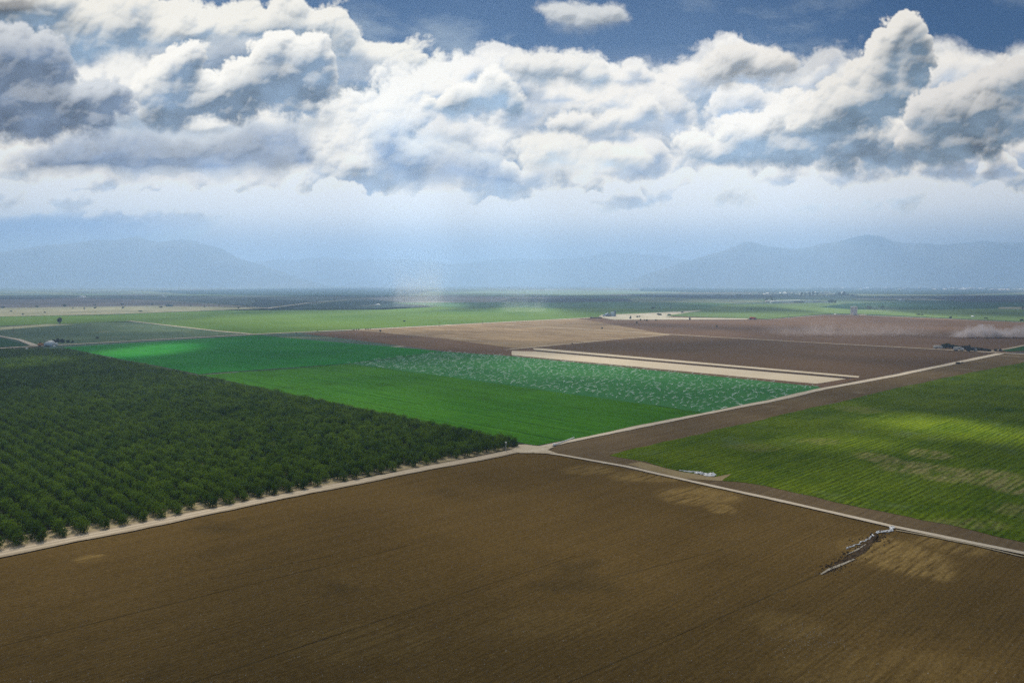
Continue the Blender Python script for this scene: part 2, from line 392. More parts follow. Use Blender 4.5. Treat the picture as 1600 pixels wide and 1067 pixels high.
class MB:
    """collects boxes, tubes and hulls into one mesh"""
    def __init__(s): s.v = []; s.f = []
    def box(s, x0, x1, y0, y1, z0, z1, tz=None):
        b = len(s.v); s.v += [(x0,y0,z0),(x1,y0,z0),(x1,y1,z0),(x0,y1,z0),(x0,y0,z1),(x1,y0,z1),(x1,y1,z1),(x0,y1,z1)]
        s.f += [(b,b+3,b+2,b+1),(b+4,b+5,b+6,b+7),(b,b+1,b+5,b+4),(b+1,b+2,b+6,b+5),(b+2,b+3,b+7,b+6),(b+3,b,b+4,b+7)]; return s
    def tube(s, pts, rad, n=8, cap=True):
        pts = [Vector(p) for p in pts]; b0 = len(s.v)
        if not isinstance(rad, (list, tuple)): rad = [rad] * len(pts)
        for i, p in enumerate(pts):
            d = (pts[min(i + 1, len(pts) - 1)] - pts[max(i - 1, 0)]).normalized()
            u = d.cross(Vector((0, 0, 1)) if abs(d.z) < .9 else Vector((1, 0, 0))).normalized(); w = d.cross(u)
            for k in range(n):
                a = 2 * math.pi * k / n; s.v.append(tuple(p + rad[i] * (u * math.cos(a) + w * math.sin(a))))
        for i in range(len(pts) - 1):
            for k in range(n):
                a = b0 + i * n + k; b = b0 + i * n + (k + 1) % n; s.f.append((a, b, b + n, a + n))
        if cap:
            s.f.append(tuple(b0 + k for k in range(n))[::-1]); e = b0 + (len(pts) - 1) * n; s.f.append(tuple(e + k for k in range(n)))
        return s
    def prism(s, prof, y0, y1):
        b = len(s.v); n = len(prof)
        s.v += [(x, y0, z) for x, z in prof] + [(x, y1, z) for x, z in prof]
        s.f.append(tuple(range(b, b + n))); s.f.append(tuple(range(b + 2 * n - 1, b + n - 1, -1)))
        for i in range(n): j = (i + 1) % n; s.f.append((b + j, b + i, b + n + i, b + n + j))
        return s
    def build(s, name, mat, parent=None, smooth=False, loc=None):
        me = mesh(name, s.v, s.f, smooth)
        bm = bmesh.new(); bm.from_mesh(me); bmesh.ops.recalc_face_normals(bm, faces=bm.faces); bm.to_mesh(me); bm.free()
        return link(name, me, mat, parent, loc)

# ------------------------------------------------------------------ materials
DA = Vector((.716, .698, 0)).normalized(); DB = Vector((-.698, .716, 0)).normalized()   # the two directions of the field grid
def newmat(name):
    m = bpy.data.materials.new(name); m.use_nodes = True; m.node_tree.nodes.clear()
    return m, m.node_tree
def finish(nt, col, rough=.9, bump=None, bstr=.5, bdist=.2, spec=.15):
    p = nt.nodes.new('ShaderNodeBsdfPrincipled')
    if isinstance(col, E): nt.links.new(col.k, p.inputs['Base Color'])
    else: p.inputs['Base Color'].default_value = (*col, 1)
    p.inputs['Roughness'].default_value = rough; p.inputs['Specular IOR Level'].default_value = spec
    if bump is not None:
        b = nt.nodes.new('ShaderNodeBump'); b.inputs['Strength'].default_value = bstr; b.inputs['Distance'].default_value = bdist
        nt.links.new(bump.k, b.inputs['Height']); nt.links.new(b.outputs[0], p.inputs['Normal'])
    o = nt.nodes.new('ShaderNodeOutputMaterial'); nt.links.new(p.outputs[0], o.inputs[0]); return p
def wpos(nt):
    g = nt.nodes.new('ShaderNodeNewGeometry'); return E(nt, g.outputs['Position'])
def gridco(nt, p, d):
    al = vop(nt, 'DOT_PRODUCT', p, tuple(d)); ac = vop(nt, 'DOT_PRODUCT', p, (d[1], -d[0], 0)); return al, ac
def groundspot(cx, cy, rx, ry):
    """centre and half sizes in metres of a spot on the ground"""
    g = G(cx, cy); gx = (G(cx + rx, cy) - g).length; gy = (G(cx, cy - ry * .5) - G(cx, cy + ry * .5)).length
    return g.x, g.y, gx, gy
def spotmask(nt, p, spots, namp=.5, nsc=.02, soft=.6):
    r = None
    w = noise(nt, p, nsc, 4, .6, '3D', True); w = vop(nt, 'SUBTRACT', w, (.5, .5, .5)); 
    for sp in spots:
        cx, cy, gx, gy = groundspot(*sp[:4]); s_ = sp[4] if len(sp) > 4 else 1.0
        q = vop(nt, 'MULTIPLY', vop(nt, 'SUBTRACT', p, (cx, cy, 0)), (1 / gx, 1 / gy, 0))
        q = vop(nt, 'ADD', q, vop(nt, 'MULTIPLY', w, (namp * 3, namp * 3, 0)))
        f = (1.0 - vop(nt, 'LENGTH', q, None)).step(-soft * .5, soft * .5) * s_
        r = f if r is None else r.max(f)
    return r
def fieldmat(name, c1, c2, d=DA, patch=60, roww=1.5, rowk=.35, streak=.35, grain=.35, grainsc=.9, spots=None, spotc=None, spotk=.8, spotn=.5, bstr=.5, bdist=.25, lines=None, c3=None, patchk=1.0, tram=None):
    m, nt = newmat(name); p = wpos(nt); al, ac = gridco(nt, p, d)
    big = noise(nt, p, 1.0 / patch, 5, .6)
    st = noise(nt, comb(nt, al * .012, ac * .22, 1.0), 1.0, 4, .62)
    st2 = noise(nt, comb(nt, al * .05, ac * 1.1, 4.0), 1.0, 3, .6)
    f = (big - .5) * (1.9 * patchk) + (st - .5) * (streak * 3.2) + (st2 - .5) * (streak * 1.6) + .5
    col = mixc(nt, f.sat(), c1, c2)
    if c3 is not None:
        b3 = noise(nt, vop(nt, 'ADD', p, (533, 91, 0)), 1.6 / patch, 5, .62).step(.56, .72)
        col = mixc(nt, b3 * .7, col, c3)
    if spots:
        ms_ = spotmask(nt, p, spots, spotn) * noise(nt, comb(nt, al * .06, ac * .5, 7.0), 1.0, 4, .65).step(.36, .6)
        col = mixc(nt, ms_ * spotk, col, spotc)
    wb = noise(nt, comb(nt, al * .015, ac * .05, 5.0), 1.0, 3, .6)
    rw = ((ac + (wb - .5) * (roww * 2.2)) * (2 * math.pi / roww)).m('SINE')
    rmod = noise(nt, comb(nt, al * (.12 / roww), ac * (.8 / roww), 2.0), 1.0, 4, .65).step(.38, .72)
    g1 = noise(nt, comb(nt, al * .6, ac * 1.3, 0.0), grainsc, 5, .72); g2 = noise(nt, p, grainsc * 5, 2, .6)
    br = 1.0 + rw * (rowk * .5) * rmod * 1.6 + (g1 - .5) * (grain * 2.2) + (g2 - .5) * (grain * 1.2)
    if tram:
        tm = ((ac + (wb - .5) * 1.5) * (1.0 / tram[0])).m('FRACT'); tm = (tm - .5).m('ABSOLUTE').step(tram[1] / tram[0], 0.0)
        tm = tm * noise(nt, comb(nt, al * .01, ac * .02, 8.0), 1.0, 3, .6).step(.35, .6); br = br * (1.0 + tm * tram[2])
    if lines:
        for (off, w_, k_) in lines:       # odd darker or paler passes of the machine, by distance across the rows
            dd = (ac - off).m('ABSOLUTE').step(w_, w_ * .3); br = br * (1.0 + dd * k_)
    col = vop(nt, 'MULTIPLY', col, comb(nt, br, br, br))
    h = rw * (rowk * .35) + g1 * 1.2 + g2 * .3
    finish(nt, col, 1.0, h, bstr, bdist, 0.0); return m
def plain(name, c_, rough=.6, var=.15, sc=.6, spec=.3, metal=0.0):
    m, nt = newmat(name); tcn = nt.nodes.new('ShaderNodeTexCoord'); p = E(nt, tcn.outputs['Object'])
    n = noise(nt, p, sc, 5, .6); col = mixc(nt, n, tuple(max(0, x * (1 - var)) for x in c_), tuple(min(1, x * (1 + var)) for x in c_))
    pr = finish(nt, col, rough, None, spec=spec); pr.inputs['Metallic'].default_value = metal; return m

# ------------------------------------------------------------------ ground pieces
def jitter_ring(pts, step, amp, seed):
    rg = random.Random(seed); out = []
    n = len(pts)
    for i in range(n):
        a, b = pts[i], pts[(i + 1) % n]; L = (b - a).length
        dist = min(a.length, b.length); st_ = max(step, dist * .012); k = max(1, min(160, int(L / st_)))
        t = (b - a).normalized() if L > 0 else Vector((1, 0, 0)); nn = Vector((-t.y, t.x, 0)); off = 0
        for j in range(k):
            p = a.lerp(b, j / k); off = off * .7 + rg.uniform(-1, 1) * amp
            out.append(p + nn * (off if j else 0))
    return out
def P(*pp): return [G(*q) if not isinstance(q, Vector) else q for q in pp]
def sheet(name, pts, z, mat, amp=.35, step=6, kind='structure', label=None, seed=1):
    ring = jitter_ring([Vector((p.x, p.y, 0)) for p in pts], step, amp, seed)
    bm = bmesh.new(); vs = [bm.verts.new((p.x, p.y, z)) for p in ring]; bm.faces.new(vs)
    bmesh.ops.triangulate(bm, faces=bm.faces[:]); bmesh.ops.recalc_face_normals(bm, faces=bm.faces)
    me = bpy.data.meshes.new(name); bm.to_mesh(me); bm.free()
    if me.polygons and me.polygons[0].normal.z < 0: me.flip_normals()
    o = link(name, me, mat); tag(o, label, None, None, kind); return o
def road(name, pts, wd, z, mat, amp=.3, label=None, seed=3, step=5, crown=0.0):
    rg = random.Random(seed); P_ = [Vector((p.x, p.y, 0)) for p in pts]
    if not isinstance(wd, (list, tuple)): wd = [wd] * len(P_)
    C_ = []; Wd = []
    for i in range(len(P_) - 1):
        L = (P_[i + 1] - P_[i]).length; k = max(1, int(L / max(step, P_[i].length * .015)))
        for j in range(k):
            t = j / k; C_.append(P_[i].lerp(P_[i + 1], t)); Wd.append(wd[i] * (1 - t) + wd[i + 1] * t)
    C_.append(P_[-1]); Wd.append(wd[-1])
    v = []; f = []; uvs = []; l = r = 0; s_ = 0
    for i, c_ in enumerate(C_):
        t = (C_[min(i + 1, len(C_) - 1)] - C_[max(i - 1, 0)]).normalized(); n = Vector((-t.y, t.x, 0))
        l = l * .75 + rg.uniform(-1, 1) * amp; r = r * .75 + rg.uniform(-1, 1) * amp
        if i: s_ += (c_ - C_[i - 1]).length
        for u, q in ((0, Wd[i] / 2 + l), (.25, Wd[i] / 4), (.5, 0), (.75, -Wd[i] / 4), (1, -Wd[i] / 2 - r)):
            p = c_ + n * q; v.append((p.x, p.y, z + crown * (1 - abs(u - .5) * 2))); uvs.append((u, s_ / 10))
    for i in range(len(C_) - 1):
        for k in range(4): a = i * 5 + k; f.append((a, a + 5, a + 6, a + 1))
    me = mesh(name, v, f); ul = me.uv_layers.new(name='UVMap')
    for lp in me.loops: ul.data[lp.index].uv = uvs[lp.vertex_index]
    if me.polygons[0].normal.z < 0: me.flip_normals()
    return tag(link(name, me, mat), label, None, None, 'structure')
def roadmat(name, c1, c2, track=.35, soil=(.1, .07, .04), edge=.25):
    m, nt = newmat(name); p = wpos(nt)
    un = nt.nodes.new('ShaderNodeUVMap'); u, v, _ = sep(nt, E(nt, un.outputs[0]))
    n1 = noise(nt, p, .12, 5, .65); n2 = noise(nt, p, 1.2, 4, .65)
    col = mixc(nt, ((n1 - .5) * 1.6 + (n2 - .5) * .9 + .5).sat(), c1, c2)
    wob = (n1 - .5) * .08
    tr = (u + wob - .34).m('ABSOLUTE').step(.10, .03).max((u + wob - .66).m('ABSOLUTE').step(.10, .03))
    br = 1.0 - track * .5 + tr * track
    col = vop(nt, 'MULTIPLY', col, comb(nt, br, br, br))
    ed = (u - .5).m('ABSOLUTE').step(.5 - edge, .5) * noise(nt, p, .5, 4, .7).step(.35, .6)
    col = mixc(nt, ed * .85, col, soil)
    finish(nt, col, .95, n2, .4, .1, .1); return m

SOIL = (.115, .074, .036); SOIL2 = (.150, .102, .052)
# haze-free base sheet out to the horizon: a patchwork of far fields
mg, nt = newmat('far_fields'); p = wpos(nt); al, ac = gridco(nt, p, DA)
bk = nt.nodes.new('ShaderNodeTexBrick'); bk.offset = .37; bk.squash = 1.0; bk.inputs['Scale'].default_value = 1.0
nt.links.new(comb(nt, al * (1 / 900.0), ac * (1 / 900.0), 0.0).k, bk.inputs['Vector'])
bk.inputs['Color1'].default_value = (0, 0, 0, 1); bk.inputs['Color2'].default_value = (1, 1, 1, 1); bk.inputs['Mortar'].default_value = (.5, .5, .5, 1)
bk.inputs['Mortar Size'].default_value = .008; bk.inputs['Brick Width'].default_value = 1.7; bk.inputs['Row Height'].default_value = .9
b1 = E(nt, bk.outputs['Color'])
b1 = sep(nt, b1)[0]
n1 = noise(nt, p, .0009, 4, .6); n2 = noise(nt, p, .02, 4, .6)
cr = nt.nodes.new('ShaderNodeValToRGB'); cr.color_ramp.interpolation = 'CONSTANT'
nt.links.new((b1 * .7 + (n1 - .3) * .8).sat().k, cr.inputs[0])
els = cr.color_ramp.elements
cols = [(0, (.035, .075, .045)), (.2, (.09, .08, .07)), (.34, (.06, .12, .045)), (.48, (.05, .06, .06)), (.6, (.14, .17, .08)), (.72, (.045, .09, .05)), (.84, (.22, .19, .14)), (.93, (.07, .13, .05))]
els[0].position = 0; els[0].color = (*cols[0][1], 1); els[1].position = cols[1][0]; els[1].color = (*cols[1][1], 1)
for a_, c_ in cols[2:]: e_ = els.new(a_); e_.color = (*c_, 1)
br = .75 + n2 * .5
gc_ = vop(nt, 'MULTIPLY', E(nt, cr.outputs[0]), comb(nt, br, br, br))
gc_ = mixc(nt, (1.0 - E(nt, bk.outputs['Fac'])) * 1.0, (.28, .25, .19), gc_)
finish(nt, gc_, .95)
ring = [(-60000, -3000), (60000, -3000), (60000, 42000), (-60000, 42000)]
g_ = link('ground', mesh('ground', [(x, y, 0) for x, y in ring], [(0, 1, 2, 3)]), mg); tag(g_, 'flat valley floor with a patchwork of distant fields', None, None, 'structure')

# directions along the two near roads, worked from the crossing
CR = G(838, 703)
def off(p, a=0.0, b=0.0): return p + DA * a + DB * b

nearsoil = fieldmat('near_soil', (.095, .060, .018), (.163, .104, .034), DA, patch=75, roww=1.55, rowk=.22, streak=.27, grain=.75, grainsc=1.0, tram=(13.0, .35, -.22),
    spots=[(1400,865,70,26,1),(1440,885,40,16,1),(1500,850,60,14,.7),(1090,775,60,14,.8),(1010,745,60,9,.7),(920,735,40,8,.6),(140,872,22,6,.7),(1380,1045,170,28,.3),(1230,975,60,20,.3),(850,975,120,20,.2),(560,1000,120,30,.25),(1125,795,24,8,.9)],
    spotc=(.33, .22, .075), spotk=.75, spotn=.35, bstr=.7, bdist=.3, patchk=.8, c3=(.078, .053, .019))
sheet('ploughed_field', [off(CR, 4, 4), off(CR, -900, 14), off(CR, -900, -900), off(CR, 4, -900)], .10, nearsoil, .0, label='large brown ploughed field in the foreground with fine furrows')
headsoil = fieldmat('headland_soil', (.125, .086, .046), (.175, .125, .068), DA, patch=50, roww=3.2, rowk=.22, streak=.5, grain=.3, grainsc=.6, bstr=.5, c3=(.26, .2, .13))
sheet('headland', P((838,703), (1560,553), (1900,565)) + [off(CR, 700, -1100), off(CR, 0, -1100)], .14, headsoil, .0, label='bare brown strip along the dirt tracks')
rg_spots = [(1430,732,55,10,.9),(1510,745,70,11,.9),(1370,715,30,8,.8),(1590,762,50,12,.9),(1600,800,50,12,.5),(1530,820,40,8,.5),(1455,710,30,7,.9),(1340,640,30,5,.4),(1180,700,40,6,.35),(1280,690,40,5,.35),(1480,820,30,8,.5),(1100,640,60,5,.3),(1380,600,60,5,.3)]
rgreen = fieldmat('rough_green_crop', (.044, .088, .004), (.150, .205, .011), DA, patch=42, roww=2.6, rowk=.55, streak=.34, grain=1.15, grainsc=.6,
    spots=rg_spots, spotc=(.34, .29, .12), spotk=.75, spotn=.5, bstr=1.0, bdist=.8, c3=(.12, .17, .06))
RG = P((952,712),(1110,674),(1255,641),(1420,602),(1600,566),(2000,484)) + [off(CR, 900, -1500), off(CR, -120, -1100)] + P((1700,876),(1600,848),(1400,804),(1240,770),(1180,757),(1130,752),(1118,745),(1060,736),(1010,722))
sheet('crop_field', RG, .22, rgreen, .9, 4, label='rough green crop field with yellowing dry patches on the right', seed=5)
sheet('drain', P((1000,722),(1060,737),(1116,746),(1142,741),(1128,752),(1060,748),(980,726)), .26, fieldmat('dry_sand', (.26, .19, .10), (.36, .28, .15), DB, patch=12), .4, 3, label='dry sandy hollow at the corner of the green field')

gmid = fieldmat('smooth_green_crop', (.033, .128, .009), (.061, .185, .013), DB, patch=90, roww=7.5, rowk=.26, streak=.5, grain=.7, grainsc=.4, bstr=.5, tram=(22, 1.2, -.5), c3=(.03,.09,.006))
gteal = fieldmat('blue_green_crop', (.013, .148, .018), (.036, .200, .024), DB, patch=110, roww=9, rowk=.2, streak=.4, grain=.6, tram=(22, 1.4, -.4), grainsc=.3, bstr=.3)
gwet = fieldmat('wet_green_crop', (.036, .150, .048), (.065, .20, .062), DB, patch=60, roww=6, rowk=.2, streak=.3, grain=.25, grainsc=.35, bstr=.4)
sheet('crop_field', P((838,696),(310,586),(560,568),(1112,646)), .20, gmid, 1.0, label='smooth green crop field beside the orchard', seed=6)
sheet('crop_field', P((310,585),(96,543),(402,524),(692,549),(560,567)), .20, gteal, 1.0, label='bluish green crop field behind the thin ditch line', seed=7)
SPR = P((545,568),(692,549),(800,556),(1275,603),(1284,607),(1110,646))
sheet('crop_field', SPR, .24, gwet, .9, label='wet green crop field under the white sprinkler jets', seed=8)
road('ditch', P((300,586),(440,577),(560,567.5),(692,549.5)), [2.2,2.2,2.0,1.6], .30, fieldmat('ditch_green', (.02,.05,.02), (.04,.07,.03)), .4, 'thin dark ditch across the green crop')
road('ditch', P((305,586.8),(330,585.2),(372,581.8)), 1.0, .34, plain('wet_ditch', (.35,.42,.35)), .2, 'pale wet stretch of the thin ditch')

# beige strips and the brown plots beyond
beige = fieldmat('bare_pale_soil', (.50, .42, .31), (.62, .53, .40), DB, patch=80, roww=6, rowk=.1, streak=.3, grain=.12, grainsc=.3)
brown1 = fieldmat('dark_brown_plot', (.098, .062, .038), (.125, .083, .052), DB, patch=220, roww=9, rowk=.2, streak=.25, grain=.2, grainsc=.2, patchk=.5)
brown2 = fieldmat('mauve_brown_plot', (.118, .072, .046), (.180, .115, .074), DB, patch=160, roww=14, rowk=.2, streak=.7, grain=.15, grainsc=.1, patchk=.7)
tan1 = fieldmat('tan_striped_plot', (.15, .10, .062), (.38, .28, .17), DB, patch=110, roww=24, rowk=.3, streak=.9, grain=.12, grainsc=.1, patchk=.6)
sheet('ploughed_field', P((470,521),(930,496),(1080,488),(1200,500),(1290,492),(1345,492.5),(1600,504),(2100,520),(1562,552),(1284,606),(800,556),(715,551)), .10, brown2, .3, label='wide mauve brown ploughed land beyond the green crops', seed=9)
sheet('ploughed_field', P((548,515.5),(905,498),(1046,523),(802,545),(700,530)), .22, tan1, 1.3, label='tan striped plot between two farm tracks', seed=10)
sheet('ploughed_field', P((1052,524.5),(1552,552),(1300,603),(1345,590),(840,546),(830,545)), .22, brown1, .9, label='dark brown ploughed plot behind the pale strips', seed=11)
sheet('fallow_strip', P((800,548.5),(838,549.5),(1322,592.3),(1275,600),(800,555)), .30, beige, .4, label='broad pale bare strip beside the sprinklers')
sheet('fallow_strip', P((832,544.3),(850,545),(1343,588.2),(1341,590.5),(835,546.8)), .30, beige, .25, label='narrow pale bare strip beside the dark brown plot')
sheet('ploughed_field', P((835,546.8),(1341,590.6),(1322,592.3),(838,549.5)), .26, fieldmat('wet_furrow', (.07,.048,.036), (.09,.062,.046)), .3, label='dark furrow between the two pale strips')
# land left of the far road
graygreen = fieldmat('grey_green_pasture', (.075, .125, .075), (.14, .19, .10), DB, patch=90, roww=12, rowk=.25, streak=.7, grain=.3, grainsc=.2, c3=(.24,.24,.13))
bright = fieldmat('bright_green_crop', (.085, .165, .030), (.14, .215, .045), DB, patch=260, roww=20, rowk=.15, streak=.4, grain=.2, grainsc=.12, c3=(.045,.13,.035))
darkg = fieldmat('dark_green_crop', (.025, .075, .03), (.04, .10, .035), DB, patch=60)
sheet('crop_field', P((-900,470),(-900,520),(0,509.5),(210,502),(385,522),(400,522),(900,497),(1100,487.5),(1250,480),(1040,476),(960,481),(700,478),(600,484),(350,485),(160,492),(0,495)), .12, bright, .6, 10, label='bright green field beyond the far road', seed=12)
sheet('pasture', P((0,511),(208,503),(378,522),(60,541),(0,525),(-300,540),(-300,520)), .16, graygreen, .5, label='grey green pasture bounded by pale tracks', seed=13)
sheet('crop_field', P((-200,520),(0,528),(48,540.5),(-200,549)), .18, darkg, .5, label='dark green corner field at the far left', seed=14)
sheet('pasture', P((0,511.5),(75,506.5),(120,507),(60,511),(0,516)), .20, fieldmat('dry_grass', (.30,.30,.18), (.40,.38,.24), DB, patch=40), .5, label='pale dry grass along the pasture edge')
dryt = fieldmat('dry_pasture', (.22, .23, .13), (.42, .38, .26), DB, patch=70, roww=30, rowk=.1, streak=.8, grain=.4, grainsc=.08, c3=(.14,.2,.1))
sheet('pasture', P((-400,478),(0,480),(240,477),(420,481.5),(350,484.5),(160,491.5),(0,494.5),(-400,498)), .20, dryt, .8, 10, label='dry tan pasture dotted with dark shrubs')
# farther strips
FAR = [
 ('ploughed_field', [(-200,468),(120,466),(260,471),(400,480),(240,478),(0,481)], (.20,.165,.155), 'mauve bare field at the far left'),
 ('crop_field', [(-300,463.5),(0,465.2),(120,465),(60,467.5),(-300,469)], (.035,.05,.05), 'dark narrow field at the far left'),
 ('crop_field', [(140,465),(400,462),(560,466),(480,471),(420,479),(260,470)], (.10,.12,.12), 'grey blue field left of the pale track'),
 ('crop_field', [(230,455),(420,451.5),(560,449.8),(690,452),(640,461),(580,464.5),(420,462),(300,460)], (.035,.065,.065), 'dark blue green field near the hills'),
 ('crop_field', [(400,468),(520,471),(430,482),(390,481)], (.045,.055,.065), 'dark grey field beside the pale track'),
 ('crop_field', [(520,471.5),(600,469),(660,479),(560,482.5),(450,482.5)], (.03,.05,.05), 'dark green grey field right of the pale track'),
 ('fallow_strip', [(560,466),(700,462),(960,468),(700,474),(640,474)], (.30,.27,.25), 'pale pinkish bare field'),
 ('crop_field', [(600,473),(960,472),(1150,474),(1100,483),(700,480)], (.09,.17,.08), 'soft green field in the far middle'),
 ('crop_field', [(800,466),(980,467),(990,471),(860,473),(780,471)], (.055,.06,.075), 'dark blue field in the far middle'),
 ('fallow_strip', [(740,455),(960,453),(1080,457),(900,461),(700,458)], (.20,.27,.20), 'pale green far strip'),
 ('crop_field', [(980,460),(1140,461),(1260,464),(1130,467),(1010,464)], (.05,.065,.075), 'dark far strip before the farm'),
 ('crop_field', [(1130,476),(1300,474),(1400,480),(1600,478),(1900,482),(1900,503),(1600,503),(1350,491),(1290,491),(1200,499),(1040,494),(1090,487)], (.125,.19,.065), 'bright green field behind the lattice tower'),
 ('crop_field', [(1380,468),(1620,472),(1640,481),(1470,484),(1330,484),(1280,480)], (.035,.085,.05), 'dark green field at the far right'),
 ('ploughed_field', [(1440,464),(1700,459),(1900,462),(1700,473),(1500,472)], (.04,.045,.06), 'dark blue grey field at the far right'),
 ('fallow_strip', [(1560,480.5),(1600,480),(1700,481),(1640,484),(1560,483)], (.32,.30,.2), 'pale strip at the right edge'),
 ('crop_field', [(1180,468),(1330,467),(1420,472),(1300,475),(1200,473)], (.13,.19,.10), 'pale green field by the long white building'),
 ('crop_field', [(1000,449.5),(1500,451.5),(1600,456),(1500,461),(1200,458),(1000,455)], (.04,.07,.06), 'dark flat land before the town'),
]
for i, (nm_, pp, c_, lb) in enumerate(FAR):
    sheet(nm_, P(*pp), .26 + .05 * i, fieldmat('far_field_tone', tuple(x * .8 for x in c_), tuple(x * 1.2 for x in c_), DB if i % 2 else DA, patch=300, roww=60, rowk=.1, streak=.8, grain=.3, grainsc=.03), 3, 40, label=lb, seed=30 + i)

# ------------------------------------------------------------------ tracks
dirt = roadmat('pale_dirt', (.46, .37, .26), (.60, .50, .37), .35, (.30, .225, .135))
dirt2 = roadmat('white_dirt', (.56, .46, .34), (.70, .60, .46), .2, (.22, .165, .11), .15)
road('dirt_road', [off(G(815,706), -620, -1.0)] + P((0,866),(200,826.5),(400,785),(600,745),(760,715),(815,703)), [8,8,8,8,7.5,7,8], .42, dirt, .5, 'pale dirt road between the orchard and the brown field', seed=21)
verge = fieldmat('sandy_verge', (.28, .22, .12), (.46, .38, .24), DA, patch=6, grain=.5, grainsc=.8, streak=.3, c3=(.09,.11,.03))
sheet('verge', P((-250,912),(0,862),(200,822),(400,780),(600,740),(760,710),(818,699),(790,699),(600,731),(400,768),(200,808),(0,845),(-250,893)), .30, verge, .9, 3, label='sandy verge under the front orchard trees', seed=22)
road('dirt_road', P((846,699.5),(1000,667.5),(1200,627.5),(1284,608.5),(1400,587),(1562,553)), [4.5,5.5,6,6.5,7,9], .42, dirt2, .5, 'pale dirt road running to the far right junction', seed=23)
road('dirt_road', P((838,706),(880,712),(980,730),(1080,753),(1240,788),(1395,823.5),(1600,866)) + [off(G(1600,866), 0, -300)], [3.2,2.6,2.5,2.6,2.7,2.8,3.0,3.0], .42, dirt2, .22, 'narrow white track along the green field', seed=24)
road('dirt_road', P((1400,829),(1460,840),(1520,852),(1600,871)), [1.0,.9,1.1,1.1], .36, roadmat('faint_track', (.34,.27,.16), (.46,.38,.26), .1), .3, 'thin second track beside the narrow white track', seed=25)
sheet('dirt_road', P((800,704),(810,696),(822,695.5),(848,698.5),(866,699),(856,704),(872,710),(850,709.5),(832,709),(812,709)), .46, fieldmat('crossing_dirt', (.46,.37,.25), (.68,.58,.44), DA, patch=10, grain=.3, c3=(.22,.16,.09)), .6, 3, label='trampled pale crossing of the dirt roads', seed=26)
road('dirt_road', P((-300,560),(0,544.5),(60,541),(200,533.5),(400,522.3),(600,513.5),(800,503),(930,496.3),(1050,490),(1110,486.5)), [9,9,9,8,10,13,11,11,12,12], .44, dirt2, .8, 'long pale road beyond the green fields', seed=27)
road('dirt_road', P((-100,505),(0,525.5),(30,531),(55,540)), [7,7,7,10], .44, dirt2, .6, 'pale track dropping to the farm yard at left', seed=28)
road('dirt_road', P((200,501.5),(262,508.5),(340,517.5),(392,522)), [7,7,8,9], .44, dirt2, .6, 'pale track on the right side of the pasture', seed=29)
road('dirt_road', P((-100,513),(0,509.8),(120,504.5),(208,501.5)), [4,4,3,5], .44, roadmat('field_edge', (.16,.17,.10), (.3,.29,.18)), .6, 'field edge above the pasture', seed=30)
road('dirt_road', P((548,515.3),(640,523),(800,537.5)), [3,4,3], .44, roadmat('tan_track', (.38,.30,.23), (.5,.4,.3)), .6, 'faint tan track inside the striped plot', seed=31)
road('dirt_road', P((790,547),(830,543),(880,538.5),(950,532),(1046,523.5)), [5,6,5,5,5], .46, dirt, .8, 'tan track between striped plot and dark plot', seed=32)
road('dirt_road', P((790,508.3),(900,514),(1050,523),(1300,537.3),(1480,547),(1562,551.5)), [6,7,7,7,8,12], .46, dirt, .6, 'straight pale track behind the dark plot', seed=33)
road('dirt_road', P((1562,552),(1640,556),(1800,563)), [10,7,7], .46, dirt, .6, 'pale track leaving the far right junction', seed=34)
road('dirt_road', P((1548,549),(1575,545),(1600,540),(1700,528)), [6,4,4,4], .46, dirt, .6, 'thin pale track climbing to the right edge', seed=35)
sheet('crop_field', P((1556,547),(1600,541.5),(1700,530),(1700,548),(1600,548.5),(1575,549.5)), .34, darkg, .5, label='small dark green plot at the right edge')
road('dirt_road', P((690,549),(715,551),(800,556.5),(1275,604)), [2,2,3,2.5], .36, fieldmat('strip_edge', (.13,.09,.07), (.2,.15,.1)), .5, 'brown edge above the sprinklers', seed=36)
road('dirt_road', P((1110,486.5),(1040,491),(1000,497),(960,499),(1200,499.5),(1290,492.3),(1345,492.8),(1600,503.5)), [5,5,5,5,6,7,7,5], .46, dirt, 1.0, 'pale margin along the far brown land', seed=37)
sheet('yard', P((940,492),(1000,490),(1110,484),(1150,486),(1090,490),(1060,493),(1040,496),(1180,498),(1160,499.5),(960,500),(935,496)), .50, fieldmat('farm_yard', (.34,.31,.22), (.58,.52,.42), DB, patch=40, grain=.4, grainsc=.2, c3=(.16,.2,.1)), 1.2, 8, label='pale bare yard round the farm sheds')
road('dirt_road', P((420,482),(480,474),(560,467.5),(690,464.5)), [14,16,18,22], 1.3, dirt2, 2, 'pale far track slanting through dark fields', seed=38)
road('dirt_road', P((258,470.3),(330,475.3),(420,482.3)), [10,8,8], 1.3, dirt2, 2, 'faint far track at left', seed=39)
road('dirt_road', P((110,492),(150,491.2),(176,490.7)), [7,8,7], .6, dirt2, 1, 'white strip at the end of the dry pasture', seed=40)
for k_, (a_, b_, w_) in enumerate([((0,464.5),(135,465.6),14),((120,466),(160,464.5),30),((560,478.6),(596,477.5),10),((1190,461.5),(1300,463.5),20),((1000,458),(1300,457),60),((740,454.5),(960,453.2),50),((1300,468),(1600,470),10)]):
    road('dirt_road', P(a_, b_), w_, 1.4 + .05 * k_, dirt2, 3, 'thin pale line far across the plain', seed=50 + k_)
